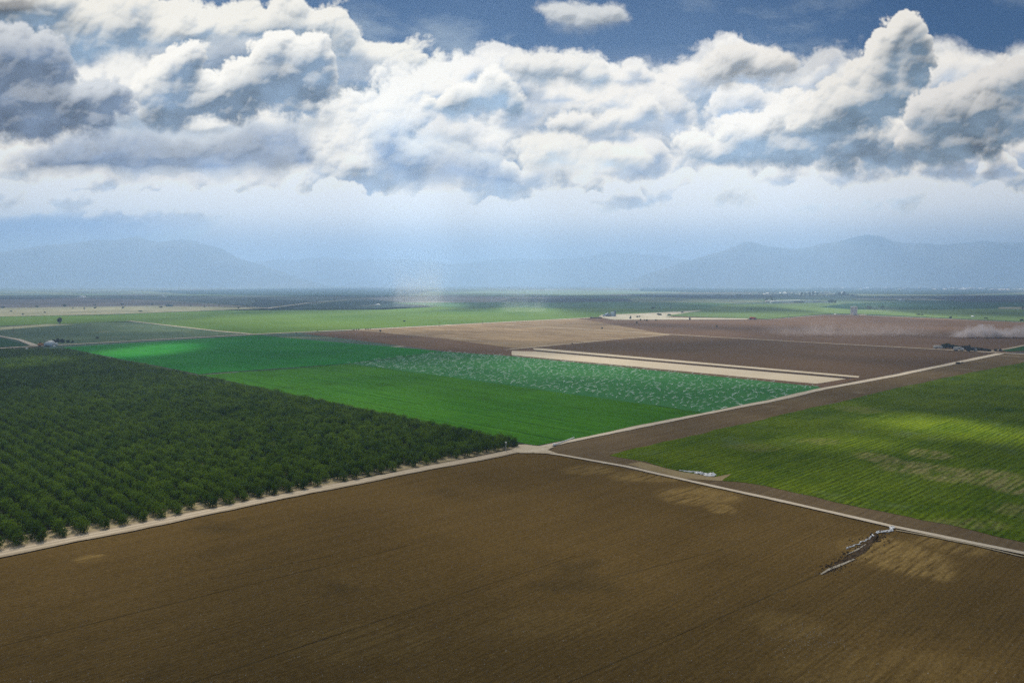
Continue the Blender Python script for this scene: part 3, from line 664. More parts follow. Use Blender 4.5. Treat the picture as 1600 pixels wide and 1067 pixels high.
# ------------------------------------------------------------------ hills
def nz(x, y, s=0):
    return noise_py(Vector((x, y, s * 13.7)))
from mathutils import noise as MN
def noise_py(v): return MN.noise(v)
hm, nt = newmat('hill_slopes'); p = wpos(nt)
hn = noise(nt, p, .0012, 6, .6); finish(nt, mixc(nt, hn.step(.3, .7), (.035, .06, .045), (.16, .16, .10)), .95)
def hills(name, prof, y0, depth, seed, label, rough=.36):
    """a range from a skyline profile: (photo column, skyline row)"""
    nx, ny = 260, 46; v = []; f = []
    xs = [q[0] for q in prof]; x0, x1 = xs[0], xs[-1]
    for j in range(ny):
        t = j / (ny - 1)
        for i in range(nx):
            px = x0 + (x1 - x0) * i / (nx - 1)
            sk = np.interp(px, xs, [q[1] for q in prof])
            d = y0 + depth * t; crest = y0 + depth * .55
            X_ = (px - CX) / FPX * d
            Hc = (441.0 - sk) / FPX * crest + CAMZ
            prf = math.sin(min(1, t / .55) * math.pi / 2) ** 1.25 if t < .55 else math.cos((t - .55) / .45 * math.pi / 2)
            s_ = 1 / 2600.0
            r_ = 1 - abs(MN.noise(Vector((X_ * s_ + seed, d * s_, 0)))) * 2
            r_ += .6 * (1 - abs(MN.noise(Vector((X_ * s_ * 2.3, d * s_ * 2.3, seed)))) * 2) + .25 * MN.noise(Vector((X_ * s_ * 6, d * s_ * 6, seed)))
            h = Hc * prf * (1 + rough * (r_ - 1.1) * (1.25 - prf * .8)) - 6
            v.append((X_, d, max(h, -6)))
    for j in range(ny - 1):
        for i in range(nx - 1): a = j * nx + i; f.append((a, a + 1, a + nx + 1, a + nx))
    return tag(link(name, mesh(name, v, f, True), hm), label, None, None, 'structure')
hills('hills', [(-500,380),(-200,376),(0,373),(80,371),(160,372),(230,372),(290,374),(335,382),(350,385),(372,399),(420,418),(470,434),(520,447)], 13000, 2200, 1, 'tall hazy blue mountain at left')
hills('hills', [(250,425),(380,408),(480,400),(560,408),(640,402),(760,408),(840,402),(940,394),(1010,400),(1100,408),(1240,420),(1350,440)], 17500, 3000, 5, 'faint middle range in haze')
hills('hills', [(960,446),(1040,418),(1110,392),(1180,381),(1240,384),(1300,375),(1330,370),(1400,373),(1460,379),(1530,375),(1580,382),(1700,372),(1900,380),(2200,390)], 13000, 2200, 9, 'hazy blue hills at right')

# ------------------------------------------------------------------ orchard
def leafmat(name, c1, c2):
    m, nt = newmat(name); oi = nt.nodes.new('ShaderNodeObjectInfo'); rnd = E(nt, oi.outputs['Random'])
    p = wpos(nt); n = noise(nt, p, 1.3, 3, .6); big = noise(nt, p, .02, 3, .5)
    f = (rnd * .6 + n * .9 + (big - .5) * .8 - .2).sat()
    col = mixc(nt, f, c1, c2)
    d = nt.nodes.new('ShaderNodeBsdfDiffuse'); t = nt.nodes.new('ShaderNodeBsdfTranslucent'); nt.links.new(col.k, d.inputs[0])
    tc_ = vop(nt, 'MULTIPLY', col, (1.5, 1.6, .7)); nt.links.new(tc_.k, t.inputs[0])
    mx = nt.nodes.new('ShaderNodeMixShader'); mx.inputs[0].default_value = .35
    nt.links.new(d.outputs[0], mx.inputs[1]); nt.links.new(t.outputs[0], mx.inputs[2])
    o = nt.nodes.new('ShaderNodeOutputMaterial'); nt.links.new(mx.outputs[0], o.inputs[0]); return m
leafm = leafmat('orchard_leaves', (.022, .058, .008), (.135, .205, .022))
bark = plain('grey_bark', (.11, .085, .065), .9, .3, 6)
def crown_mesh(seed, r, h, z0, n=760, leaf=.42, lumps=9, name='crown'):
    rg = random.Random(seed); lb = []
    for i in range(lumps):
        a = rg.uniform(0, 2 * math.pi); q = rg.uniform(.15, .62) * r
        lb.append((Vector((math.cos(a) * q, math.sin(a) * q, z0 + h * rg.uniform(.20, .78))), r * rg.uniform(.36, .60), h * rg.uniform(.20, .34)))
    lb.append((Vector((0, 0, z0 + h * .5)), r * .7, h * .42))
    v = []; f = []
    for i in range(n):
        c_, rr, rh = lb[rg.randrange(len(lb))]
        d = Vector((rg.gauss(0, 1), rg.gauss(0, 1), rg.gauss(0, 1))).normalized()
        s_ = rg.uniform(.68, 1.08) if rg.random() < .85 else rg.uniform(1.05, 1.3)
        p = c_ + Vector((d.x * rr, d.y * rr, d.z * rh)) * s_
        if p.z < z0 * .55 + .12: p.z = z0 * .55 + rg.uniform(.12, .7)
        nn = (d + Vector((rg.gauss(0, .45), rg.gauss(0, .45), rg.gauss(0, .45) + .25))).normalized()
        u = nn.cross(Vector((rg.gauss(0, 1), rg.gauss(0, 1), rg.gauss(0, 1)))).normalized(); w = nn.cross(u)
        L = leaf * rg.uniform(.6, 1.35); Wd = L * rg.uniform(.45, .8); b = len(v)
        v += [p - u * L * .5, p + w * Wd * .5 + nn * .05, p + u * L * .5, p - w * Wd * .5 + nn * .05]; f.append((b, b + 1, b + 2, b + 3))
    return mesh(name, v, f)
def trunk_mesh(seed, h0, h1, r=.16, sp=1.3, nb=5):
    rg = random.Random(seed); mb = MB(); mb.tube([(0,0,-.1),(.03,.02,h0*.5),(.0,.05,h0)], [r*1.25, r, r*.9], 7)
    for i in range(nb):
        a = 2 * math.pi * i / nb + rg.uniform(-.3, .3); e = sp * rg.uniform(.6, 1.1); z = h1 * rg.uniform(.75, 1)
        mb.tube([(0,.03,h0*.9),(math.cos(a)*e*.45, math.sin(a)*e*.45, h0+(z-h0)*.45),(math.cos(a)*e, math.sin(a)*e, z)], [r*.62, r*.4, r*.14], 5)
    me = mesh('trunk', mb.v, mb.f, True); me.materials.append(bark); return me
NV = 6
CROWNS = []; TRUNKS = []
for i in range(NV):
    rr = [2.4, 2.55, 2.3, 2.6, 2.45, 2.35][i]; hh = [4.9, 5.3, 4.5, 5.0, 5.6, 4.8][i]
    me = crown_mesh(100 + i, rr, hh, .12, n=900, leaf=.46, lumps=11); me.materials.append(leafm); CROWNS.append(me)
    TRUNKS.append(trunk_mesh(200 + i, 1.0, 3.4))
# grid of trees: rows run along DB, six metres apart along DA
rgo = random.Random(5)
corner = off(G(822,699), -3.5, 5.0)
trees = []
edgeC = G(0, 546); 
Na = 190; Nb = 205
for i in range(Na):
    for j in range(Nb):
        p = off(corner, -i * 6.0, j * 4.5)
        if j * 4.5 > 905: break
        p = p + Vector((rgo.uniform(-.22, .22), rgo.uniform(-.22, .22), 0))
        f_ = p.y * CP + CAMZ * SP
        if f_ < 60: continue
        sx = CX + FPX * p.x / f_; sy = CY - FPX * (p.y * SP - (CAMZ - 3) * CP) / f_
        if sx < -60 or sx > 1660 or sy > 1110: continue
        if sy < 546 and sx < 100: continue
        # rows stop short of the far road
        if rgo.random() < .012: continue
        if j == 0 and rgo.random() < .10: continue
        trees.append((p.length, p, rgo.random(), i, j))
trees.sort(key=lambda t: t[0])
print('ORCHARD', len(trees))
def add_tree(k, p, s, rz, first):
    t = empty('orchard_tree', p, rz); t.scale = (s, s, s * rgo.uniform(.92, 1.08))
    link('crown', CROWNS[k], None, t); link('trunk', TRUNKS[k], None, t); return t
protos = {}
for n_, (dst, p, r_, i, j) in enumerate(trees[:300]):
    k = int(r_ * NV * 7.3) % NV; s = .86 + .26 * rgo.random()
    if j == 0: s *= rgo.uniform(.72, 1.02)
    if k not in protos:
        o = add_tree(k, p, s, rgo.uniform(0, 6.28), True); protos[k] = o
    else:
        o = copy_tree(protos[k]); o.location = p; o.rotation_euler = (0, 0, rgo.uniform(0, 6.28)); o.scale = (s, s, s * rgo.uniform(.92, 1.08))
    tag(o, 'bushy dark green orchard tree in the nearest rows behind the pale dirt road', 'tree', 'nearest orchard trees')
rest = trees[300:]
src = bpy.data.collections.new('orchard_tree_sources')
for k in range(NV):
    me = CROWNS[k]; nv = len(me.vertices); vs = [tuple(v.co) for v in me.vertices]; fs = [tuple(q.vertices) for q in me.polygons]; nf = len(fs)
    tm = TRUNKS[k]; vs += [tuple(v.co) for v in tm.vertices]; fs += [tuple(a + nv for a in q.vertices) for q in tm.polygons]
    mm = mesh('orchard_tree_source', vs, fs); mm.materials.append(leafm); mm.materials.append(bark)
    for q in mm.polygons: q.material_index = 0 if q.index < nf else 1
    src.objects.link(bpy.data.objects.new('orchard_tree_source', mm))
def scatter(name, pts, coll, smin, smax, label, seed=1):
    me = bpy.data.meshes.new(name); me.from_pydata([tuple(p) for p in pts], [], [])
    o = link(name, me); ng = bpy.data.node_groups.new(name, 'GeometryNodeTree')
    ng.interface.new_socket('Geometry', in_out='INPUT', socket_type='NodeSocketGeometry'); ng.interface.new_socket('Geometry', in_out='OUTPUT', socket_type='NodeSocketGeometry')
    N = ng.nodes; gi = N.new('NodeGroupInput'); go = N.new('NodeGroupOutput'); m2p = N.new('GeometryNodeMeshToPoints'); iop = N.new('GeometryNodeInstanceOnPoints')
    ci = N.new('GeometryNodeCollectionInfo'); ci.inputs['Collection'].default_value = coll; ci.inputs['Separate Children'].default_value = True; ci.inputs['Reset Children'].default_value = True
    iop.inputs['Pick Instance'].default_value = True
    rv = N.new('FunctionNodeRandomValue'); rv.data_type = 'FLOAT_VECTOR'; rv.inputs['Min'].default_value = (0, 0, 0); rv.inputs['Max'].default_value = (0, 0, 6.28); rv.inputs['Seed'].default_value = seed
    rs = N.new('FunctionNodeRandomValue'); rs.data_type = 'FLOAT'; rs.inputs[2].default_value = smin; rs.inputs[3].default_value = smax; rs.inputs['Seed'].default_value = seed + 1
    ng.links.new(gi.outputs[0], m2p.inputs[0]); ng.links.new(m2p.outputs[0], iop.inputs['Points']); ng.links.new(ci.outputs[0], iop.inputs['Instance'])
    ng.links.new(rv.outputs[0], iop.inputs['Rotation']); ng.links.new(rs.outputs[1], iop.inputs['Scale']); ng.links.new(iop.outputs[0], go.inputs[0])
    md = o.modifiers.new('scatter', 'NODES'); md.node_group = ng
    return tag(o, label, None, None, 'stuff')
scatter('orchard', [t[1] for t in rest], src, .84, 1.14, 'dense dark green orchard of regular rows stretching into the distance')
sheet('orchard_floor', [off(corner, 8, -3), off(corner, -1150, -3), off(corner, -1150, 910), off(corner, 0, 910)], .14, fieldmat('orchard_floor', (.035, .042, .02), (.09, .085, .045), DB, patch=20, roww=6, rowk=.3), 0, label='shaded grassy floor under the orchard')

# ------------------------------------------------------------------ sprinklers
def spraymat(name, fade):
  wm, nt = newmat(name); tcn = nt.nodes.new('ShaderNodeTexCoord'); p = E(nt, tcn.outputs['Object'])
  dd = noise(nt, p, 2.6, 4, .75).step(.42, .66); rr_ = vop(nt, 'LENGTH', vop(nt, 'MULTIPLY', p, (1, 1, 0)), None); dd = dd * ((1.25 - rr_ / 7.0).sat() if fade else .6)
  df = nt.nodes.new('ShaderNodeBsdfDiffuse'); df.inputs[0].default_value = (.9, .95, .93, 1)
  tl = nt.nodes.new('ShaderNodeBsdfTranslucent'); tl.inputs[0].default_value = (.95, 1, .97, 1)
  m1 = nt.nodes.new('ShaderNodeMixShader'); m1.inputs[0].default_value = .6; nt.links.new(df.outputs[0], m1.inputs[1]); nt.links.new(tl.outputs[0], m1.inputs[2])
  tr = nt.nodes.new('ShaderNodeBsdfTransparent'); m2 = nt.nodes.new('ShaderNodeMixShader'); nt.links.new((dd * .95 + .05).k, m2.inputs[0])
  nt.links.new(tr.outputs[0], m2.inputs[1]); nt.links.new(m1.outputs[0], m2.inputs[2]); o_ = nt.nodes.new('ShaderNodeOutputMaterial'); nt.links.new(m2.outputs[0], o_.inputs[0])
  return wm
wm = spraymat('spray_water', True); wmf = spraymat('far_spray_water', False)
pipem = plain('galvanised_pipe', (.45, .46, .46), .4, .1, metal=.6)
def jet(mb, rg, dirs, L, h, r1):
    pts = []; rad = []
    n = 8
    for i in range(n):
        t = i / (n - 1); q = t * L
        z = 1.1 + h * 4 * t * (1 - t * .78); x = math.cos(dirs) * q; y = math.sin(dirs) * q
        pts.append((x, y, max(.3, z))); rad.append(.06 + r1 * math.sin(math.pi * min(1, t * .9 + .1)) ** .7 * (1.25 - t))
    mb.tube(pts, rad, 6, cap=True)
JV = []
for k in range(6):
    rg = random.Random(40 + k); mb = MB()
    L = rg.uniform(4.2, 7.6); jet(mb, rg, 0.0, L, rg.uniform(.7, 1.3), rg.uniform(.26, .42)); jet(mb, rg, rg.uniform(2.4, 3.8), L * .3, .3, .25)
    for q in range(10):  # clump of droplets round the head
        a = rg.uniform(0, 6.28); e = rg.uniform(.1, 1.0); z = rg.uniform(.9, 2.1); s_ = rg.uniform(.12, .3)
        b = len(mb.v); mb.v += [(math.cos(a)*e + dx_*s_, math.sin(a)*e + dy_*s_, z + dz_*s_) for dx_, dy_, dz_ in ((1,0,0),(-1,0,0),(0,1,0),(0,-1,0),(0,0,1),(0,0,-1))]
        mb.f += [(b+a_, b+b_, b+c_) for a_, b_, c_ in ((0,2,4),(2,1,4),(1,3,4),(3,0,4),(2,0,5),(1,2,5),(3,1,5),(0,3,5))]
    me = mesh('water_jet', mb.v, mb.f, True); me.materials.append(wm); JV.append(me)
rm = MB().tube([(0,0,0),(0,0,1.0)], .035, 6).tube([(-.12,0,1.0),(.16,0,1.12)], .03, 6); riser = mesh('riser', rm.v, rm.f); riser.materials.append(pipem)
def inside_poly(p, poly):
    c_ = False; n = len(poly)
    for i in range(n):
        a, b = poly[i], poly[(i + 1) % n]
        if (a.y > p.y) != (b.y > p.y) and p.x < (b.x - a.x) * (p.y - a.y) / (b.y - a.y) + a.x: c_ = not c_
    return c_
spk = []
rg = random.Random(77); o0 = SPR[0]
for i in range(-60, 90):
    for j in range(-90, 60):
        p = off(o0, i * 7.0, j * 7.6) + Vector((rg.uniform(-2.5, 2.5), rg.uniform(-2.5, 2.5), 0))
        if rg.random() < .85 and (i + j) % 1 == 0 and inside_poly(p, SPR): spk.append((p.length, p))
spk.sort(key=lambda t: t[0]); print('SPRINKLERS', len(spk))
sproto = {}
extra = MB()
for n_, (d_, p) in enumerate(spk):
    ang = rg.gauss(.6, .75) + (math.pi if rg.random() < .35 else 0); k = rg.randrange(6); s = rg.uniform(.4, .85)
    if n_ < 300:
        if k not in sproto:
            o = empty('sprinkler', p, ang); link('water_jet', JV[k], None, o); link('riser', riser, None, o); sproto[k] = o
        else: o = copy_tree(sproto[k]); o.location = p; o.rotation_euler = (0, 0, ang)
        o.scale = (s, s, s); o.location.z = .24
        tag(o, 'running field sprinkler throwing a white water jet over wet green crop', 'sprinkler', 'running sprinklers in the wet green field')
    else:
        M_ = Matrix.Translation(p) @ Matrix.Rotation(ang, 4, 'Z') @ Matrix.Scale(s, 4); b = len(extra.v)
        extra.v += [tuple(M_ @ v.co) for v in JV[k].vertices]; extra.f += [tuple(b + a for a in q.vertices) for q in JV[k].polygons]
if extra.v: tag(extra.build('sprinkler_spray', wmf), 'farther white sprinkler jets over the wet green field', None, None, 'stuff')
# ------------------------------------------------------------------ single things
def mpx(px, py): return G(px, py).y / FPX * 1.0      # metres per photo pixel there
white = plain('white_paint', (.84, .84, .82), .5, .08, 1)
grey = plain('grey_metal', (.32, .35, .38), .5, .15, 1, metal=.4)
dark = plain('dark_rubber', (.03, .03, .035), .8, .1)
glass = plain('dark_glass', (.03, .045, .06), .15, .1, spec=.6)
wood = plain('weathered_wood', (.20, .15, .10), .9, .25, 3)
bluegrey = plain('blue_grey_sheeting', (.16, .23, .32), .6, .2, .4)
redp = plain('red_paint', (.75, .03, .02), .5, .15, 1)
orangep = plain('orange_paint', (.62, .24, .03), .5, .1, 1)
tanw = plain('tan_wall', (.48, .42, .33), .85, .15, 1)
roofw = plain('pale_roof', (.62, .60, .56), .7, .15, .5)
shrubm = leafmat('shrub_leaves', (.030, .045, .022), (.060, .075, .035))
treem = leafmat('dark_tree_leaves', (.018, .034, .018), (.04, .06, .028))
dryleaf = leafmat('thicket_leaves', (.05, .045, .04), (.10, .085, .075))

# pole with a round white head at the orchard's corner
base = G(790.5, 706); t = empty('marker_pole', (base.x, base.y, .3))
tag(t, 'slim white pole with a round white head beside the last orchard tree at the crossing', 'pole')
MB().tube([(0,0,-.3),(0,0,3.9)], [.10,.08], 10).build('pole', white, t)
hd = MB(); n_ = 10
for a in range(n_ + 1):
    th = math.pi * a / n_
    if a == 0 or a == n_: hd.v.append((0, 0, 4.2 + .36 * math.cos(th)))
    else: hd.v += [(.45 * math.sin(th) * math.cos(2*math.pi*k/12), .45 * math.sin(th) * math.sin(2*math.pi*k/12), 4.2 + .36 * math.cos(th)) for k in range(12)]
for k in range(12): hd.f.append((0, 1 + k, 1 + (k + 1) % 12))
for a in range(n_ - 2):
    for k in range(12): i0 = 1 + a * 12; hd.f.append((i0 + k, i0 + 12 + k, i0 + 12 + (k + 1) % 12, i0 + (k + 1) % 12))
l_ = len(hd.v) - 1; i0 = l_ - 12
for k in range(12): hd.f.append((i0 + (k + 1) % 12, i0 + k, l_))
hd.build('round_head', white, t, True)
MB().box(-.35, .35, -.35, .35, -.3, .12).build('footing', tanw, t)
# white standpipe line by the crossing
a_, b_ = G(866, 697), G(897, 685.5)
t = empty('irrigation_pipe', (a_.x, a_.y, .42)); tag(t, 'white irrigation pipe lying beside the crossing along the dirt road', 'pipe')
d_ = b_ - a_; mb = MB(); mb.tube([(0,0,.25), (d_.x*.33, d_.y*.33, .3), (d_.x*.66, d_.y*.66, .25), (d_.x, d_.y, .3)], .28, 8); mb.build('pipe', white, t, True)
MB().box(-.6, .6, -.6, .6, 0, .9).build('valve_box', white, t)
# crumpled white plastic
plas = plain('crumpled_white_plastic', (.70, .70, .70), .45, .12, 2, spec=.4)
def plastic(name, pts, wid, hgt, label, seed):
    rg = random.Random(seed); C_ = []
    for i in range(len(pts) - 1):
        k = max(2, int((pts[i + 1] - pts[i]).length / .5)); C_ += [pts[i].lerp(pts[i + 1], j / k) for j in range(k)]
    C_.append(pts[-1]); o = C_[0]; v = []; f = []; nw = 8; wob = 0
    for i, c_ in enumerate(C_):
        tt = (C_[min(i + 1, len(C_) - 1)] - C_[max(i - 1, 0)]).normalized(); n = Vector((-tt.y, tt.x, 0)); wob = wob * .8 + rg.uniform(-.4, .4)
        ww = wid * (.45 + .75 * abs(math.sin(i * .23 + seed)) * rg.uniform(.6, 1.2))
        for k in range(nw):
            u = k / (nw - 1) - .5; q = n * (u * ww + wob) + tt * rg.uniform(-.3, .3)
            v.append((c_.x - o.x + q.x, c_.y - o.y + q.y, max(0, hgt * rg.uniform(.1, 1) * (1 - abs(u) * 1.6))))
    for i in range(len(C_) - 1):
        for k in range(nw - 1):
            if rg.random() < .88: a = i * nw + k; f.append((a, a + nw, a + nw + 1, a + 1))
    ob = link(name, mesh(name, v, f), plas, None, (o.x, o.y, .32)); tag(ob, label, 'plastic sheet'); 
    sd = ob.modifiers.new('thick', 'SOLIDIFY'); sd.thickness = .05; return ob
plastic('plastic_sheeting', P((1368,834),(1380,831),(1390,829),(1396,824.5)), 1.7, .5, 'crumpled white plastic sheeting at the head of the trench beside the narrow white track', 3)
plastic('plastic_sheeting', P((1364,836),(1346,847),(1333,854),(1322,859)), .5, .25, 'thin torn strip of white plastic along the trench in the brown field', 4)
plastic('plastic_sheeting', P((1090,739),(1098,741.5),(1107,743),(1114,741)), 3.6, .9, 'bunched white plastic sheeting at the corner of the green field', 5)
plastic('plastic_sheeting', P((1062,736),(1072,737.2),(1088,738.5)), 1.4, .5, 'thin white plastic strip left of the bunched sheeting', 6)
# trench with thrown-up clods
trench = fieldmat('trench_soil', (.06, .042, .024), (.11, .075, .045), DA, patch=3)
palec = fieldmat('pale_clods', (.28, .24, .18), (.46, .41, .33), DA, patch=3, grain=.8)
road('trench', P((1286,898),(1306,886),(1325,874),(1345,861),(1362,846),(1372,838)), [.6,1.5,2.4,2.6,2.0,1.2], .20, trench, .7, 'dark ragged trench in the brown field', seed=61, step=1.0)
road('trench', P((1284,898.5),(1300,890),(1320,881),(1334,874)), [.4,.7,.6,.3], .26, palec, .35, 'pale spoil line along the trench', seed=62, step=.8)
road('trench', P((1322,868),(1340,860),(1352,851)), [.3,.5,.3], .27, palec, .35, 'pale spoil line in the middle of the trench', seed=63, step=.8)
rg = random.Random(9); cl = MB()
for i in range(420):
    t_ = rg.random(); c_ = G(1292, 894).lerp(G(1378, 834), t_) + Vector((rg.gauss(0, 1.6), rg.gauss(0, 1.6), 0)); s_ = rg.uniform(.1, .42)
    b = len(cl.v); cl.v += [(c_.x + a[0]*s_*rg.uniform(.6,1.2), c_.y + a[1]*s_*rg.uniform(.6,1.2), .12 + max(-.1, a[2]*s_)) for a in ((1,0,0),(-1,0,0),(0,1,0),(0,-1,0),(0,0,1),(0,0,-.5))]
    cl.f += [(b+a_, b+b_, b+c2) for a_, b_, c2 in ((0,2,4),(2,1,4),(1,3,4),(3,0,4),(2,0,5),(1,2,5),(3,1,5),(0,3,5))]
tag(cl.build('soil_clods', trench), 'dark soil clods heaped along the trench', None, None, 'stuff')
# long dark machine passes and scattered clods over the near field
pass_m = fieldmat('machine_pass', (.070, .047, .017), (.105, .072, .026), DA, patch=8)
for k_, (a_, b_) in enumerate([((870,1075),(1290,893)),((300,1067),(900,868)),((-20,1015),(640,852)),((330,905),(520,868)),((960,902),(1130,858))]):
    pa, pb = G(*a_), G(*b_); pts = [pa.lerp(pb, j / 24) for j in range(25)]
    road('machine_track', pts, .30 if k_ < 3 else .22, .13, pass_m, .10, 'thin dark machine pass across the brown field', seed=70 + k_, step=2)
clod = MB(); rg = random.Random(19)
for i in range(2600):
    px, py = rg.uniform(-30, 1630), 1090 - 380 * rg.random() ** 1.3; c_ = G(px, py)
    if rg.random() < .1: c_ = G(1270 + rg.gauss(0, 40), 1000 + rg.gauss(0, 14))
    q = c_ - CR
    if q.dot(DA) > -8 or q.dot(DB) > -8: continue
    s_ = rg.uniform(.05, .17); b = len(clod.v)
    clod.v += [(c_.x + a[0]*s_*rg.uniform(.6,1.3), c_.y + a[1]*s_*rg.uniform(.6,1.3), .10 + max(-.05, a[2]*s_*.8)) for a in ((1,0,0),(-1,0,0),(0,1,0),(0,-1,0),(0,0,1),(0,0,-.5))]
    clod.f += [(b+a_, b+b_, b+c2) for a_, b_, c2 in ((0,2,4),(2,1,4),(1,3,4),(3,0,4),(2,0,5),(1,2,5),(3,1,5),(0,3,5))]
tag(clod.build('soil_clods', palec), 'small pale clods scattered over the brown field', None, None, 'stuff')

# trees and shrubs, each its own
def bush(px, py, wpx, hpx, label, mat=None, cat='shrub', name='shrub', seed=0, n=260, trunk=False, group=None):
    p = G(px, py); m_ = mpx(px, py); r = wpx * m_ * .5; h = hpx * m_
    t = empty(name, (p.x, p.y, .3)); tag(t, label, cat, group)
    me = crown_mesh(900 + seed, r * .95, h * (.85 if trunk else 1.0), h * (.15 if trunk else .02), n=n, leaf=max(.5, r * .42), lumps=7); me.materials.append(mat or shrubm); link('crown', me, None, t)
    mb = MB(); mb.tube([(0,0,-.3),(0,0,h*.3),(.1,0,h*.6)], [max(.15, r*.09), max(.12, r*.07), .06], 6); mb.build('trunk', bark, t)
    return t
bush(93, 506, 10, 9, 'lone round dark tree on the edge between the bright field and the pasture', treem, 'tree', 'tree', 1, 520, True)
for i, (x, w, h) in enumerate([(84,7,5),(91,8,6.5),(98,9,6),(106,6,4),(113,5,2.5)]):
    bush(x, 535.5, w, h, ['dark shrub right behind the farm shed at far left','tall dark shrub second in the clump right of the farm shed','wide dark shrub in the middle of the clump by the farm shed','low dark shrub near the right end of the clump','smallest dark shrub ending the clump right of the shed'][i], treem, seed=10 + i, n=300)
bush(152.5, 529, 6, 3.2, 'single small dark shrub in the middle of the grey green pasture', seed=20)
bush(63, 537, 4, 3, 'small dark bush left of the farm shed', treem, seed=21)
for i, (x, y, w, h, lb) in enumerate([(5,481.5,6,2.6,'low dark shrub at the left edge of the dry pasture'),(58,480.5,6,2.6,'dark shrub on the dry pasture, second from the left edge'),(101,479.5,7,3.2,'wide dark shrub on the dry pasture above the lone tree'),(132,484,3,4,'tiny upright dark tree in the dry pasture'),(148,477.5,5,2,'dark shrub on the far side of the dry pasture'),(149,482,5,2.2,'shrub in the middle of the dry pasture'),(114,483,2,3,'thin upright shrub left of the tiny tree'),(191,476.5,6,2.4,'dark shrub near the mauve field'),(192,482,5,2.4,'shrub right of centre in the dry pasture'),(238,476.5,6,2,'dark shrub left of the blue shed'),(220,487,6,1.8,'low shrub at the green end of the dry pasture'),(252,480.5,6,1.6,'low shrub below the blue shed'),(298,478.5,5,2,'shrub on the pale track right of the blue shed'),(36,492,3,2.5,'shrub at the lower left of the dry pasture'),(70,489,4,2,'small shrub at the lower edge of the dry pasture'),(320,480,4,1.5,'tiny shrub past the track bend'),(372,482,4,1.4,'tiny shrub at the right end of the dry land'),(632,502.5,5,2,'dark bush in the bright green field'),(18,487,4,1.6,'flat shrub near the left edge of the pasture')]):
    bush(x, y, w, h, lb, seed=30 + i, n=200)
for i, (x, y, w, h, lb) in enumerate([(463,521.5,3,2,'small dark bush at the left end of the pale verge'),(496,518,2.2,1.6,'lone dark bush on the long pale road'),(553,516.8,2.4,2,'first of the dark bushes on the pale verge'),(557,516.4,2,2,'second dark bush on the pale verge'),(560.5,516,2.4,2.2,'third dark bush on the pale verge'),(571.5,515.4,2.2,2,'fourth dark bush on the pale verge'),(575,515.2,2,1.6,'fifth dark bush on the pale verge'),(578.5,515,2,1.8,'last dark bush on the pale verge'),(594,518.8,4,3.4,'dark bush at the head of the faint tan track'),(557,533.5,2.4,1.4,'tiny dark bush on the edge of the brown wedge'),(894,538,2.5,1.8,'tiny bush beside the tan track')]):
    bush(x, y, w, h, lb, seed=60 + i, n=160)
for i, (x, y, w, h, lb) in enumerate([(941,514,4,2.6,'small dark bush in the mauve brown land below the sheds'),(985,499,4.5,5,'dark tree on the pale yard right of the sheds'),(996,496,4,2.6,'dark bush pair right of the yard tree'),(999,495.5,3,2.4,'small bush beside the bush pair'),(1001,501,3.4,2.6,'dark bush on the yard edge'),(1007,501.2,2.6,2.2,'dark bush next on the yard edge'),(1011,501.6,3.6,3,'green dark bush third on the yard edge'),(1025,501,4,2,'low dark bush last on the yard edge'),(995,506.5,3.4,4.6,'dark leaning tree in the brown land below the yard'),(1120,512.5,3.4,4.4,'dark tree standing alone in the brown land below the pale yard'),(1078,500,4,4,'grey tree at the yard end'),(1019,483,4,4,'dark tree behind the yard, left'),(1022,482,4,3.4,'dark tree behind the yard, beside the left one'),(1031,482,2.6,2.4,'small tree behind the yard'),(1048,482.5,3,3,'round tree behind the yard, right'),(1066,489,5,2,'low dark shrub on the pale track past the yard'),(1168,485,2.4,2,'tiny dark tree in the green above the red machine'),(1174,484.5,3,2.4,'tiny dark tree pair in the green above the red machine'),(1030,492.6,10,2.4,'long low dark shrubbery past the sheds'),(1046,493,7,2.2,'low dark shrubbery right of the long one'),(1232,493.5,2.4,1.6,'tiny shrub at the far brown edge')]):
    bush(x, y, w, h, lb, seed=80 + i, n=200, trunk=h > 4)
for i, (x, y, w, h, lb) in enumerate([(1197,471,6,5,'dark tree at the left end of the long white building'),(1207,471.5,5,6,'taller dark tree by the left end of the long white building'),(1211,472,5,4,'small dark tree beside the taller one'),(1296,474,6,5,'dark tree at the right end of the long white building'),(1300,474,7,6.5,'large dark tree at the right end of the long white building'),(1305,474,5,4.4,'smaller dark tree ending the row past the white building'),(1252,461.5,5,5,'first far tree of the upper grove'),(1259,461.5,5,4.4,'second far tree of the upper grove'),(1265,461.5,5,5,'third far tree of the upper grove'),(1271,461.5,5,6,'tall far tree of the upper grove'),(1277,461.5,5,5,'last far tree of the upper grove'),(1311,461.5,6,4.4,'far tree left of the pair by the pale houses'),(1319,462,8,6,'big far round tree by the pale houses'),(1324,462,5,3.6,'small far tree beside the big round one'),(1358,482.5,8,5,'round dark tree behind the lattice tower'),(1379,481,6,3,'low dark tree right of the round one'),(1435,492.5,5,2,'dark shrub on the far brown edge'),(1441,492.8,5,2,'dark shrub next on the far brown edge'),(1485,497.5,5,3,'dark shrub where the brown land turns'),(1541,498.5,8,1.6,'low shrubs in the far green at right'),(1598,484,4,5,'dark tree at the right edge of the picture'),(1596,502,7,3,'dark shrubs at the right end of the brown land'),(1332,463,6,2.4,'low far hedge past the round tree')]):
    bush(x, y, w, h, lb, treem, 'tree', 'tree', 120 + i, 220, h > 4)
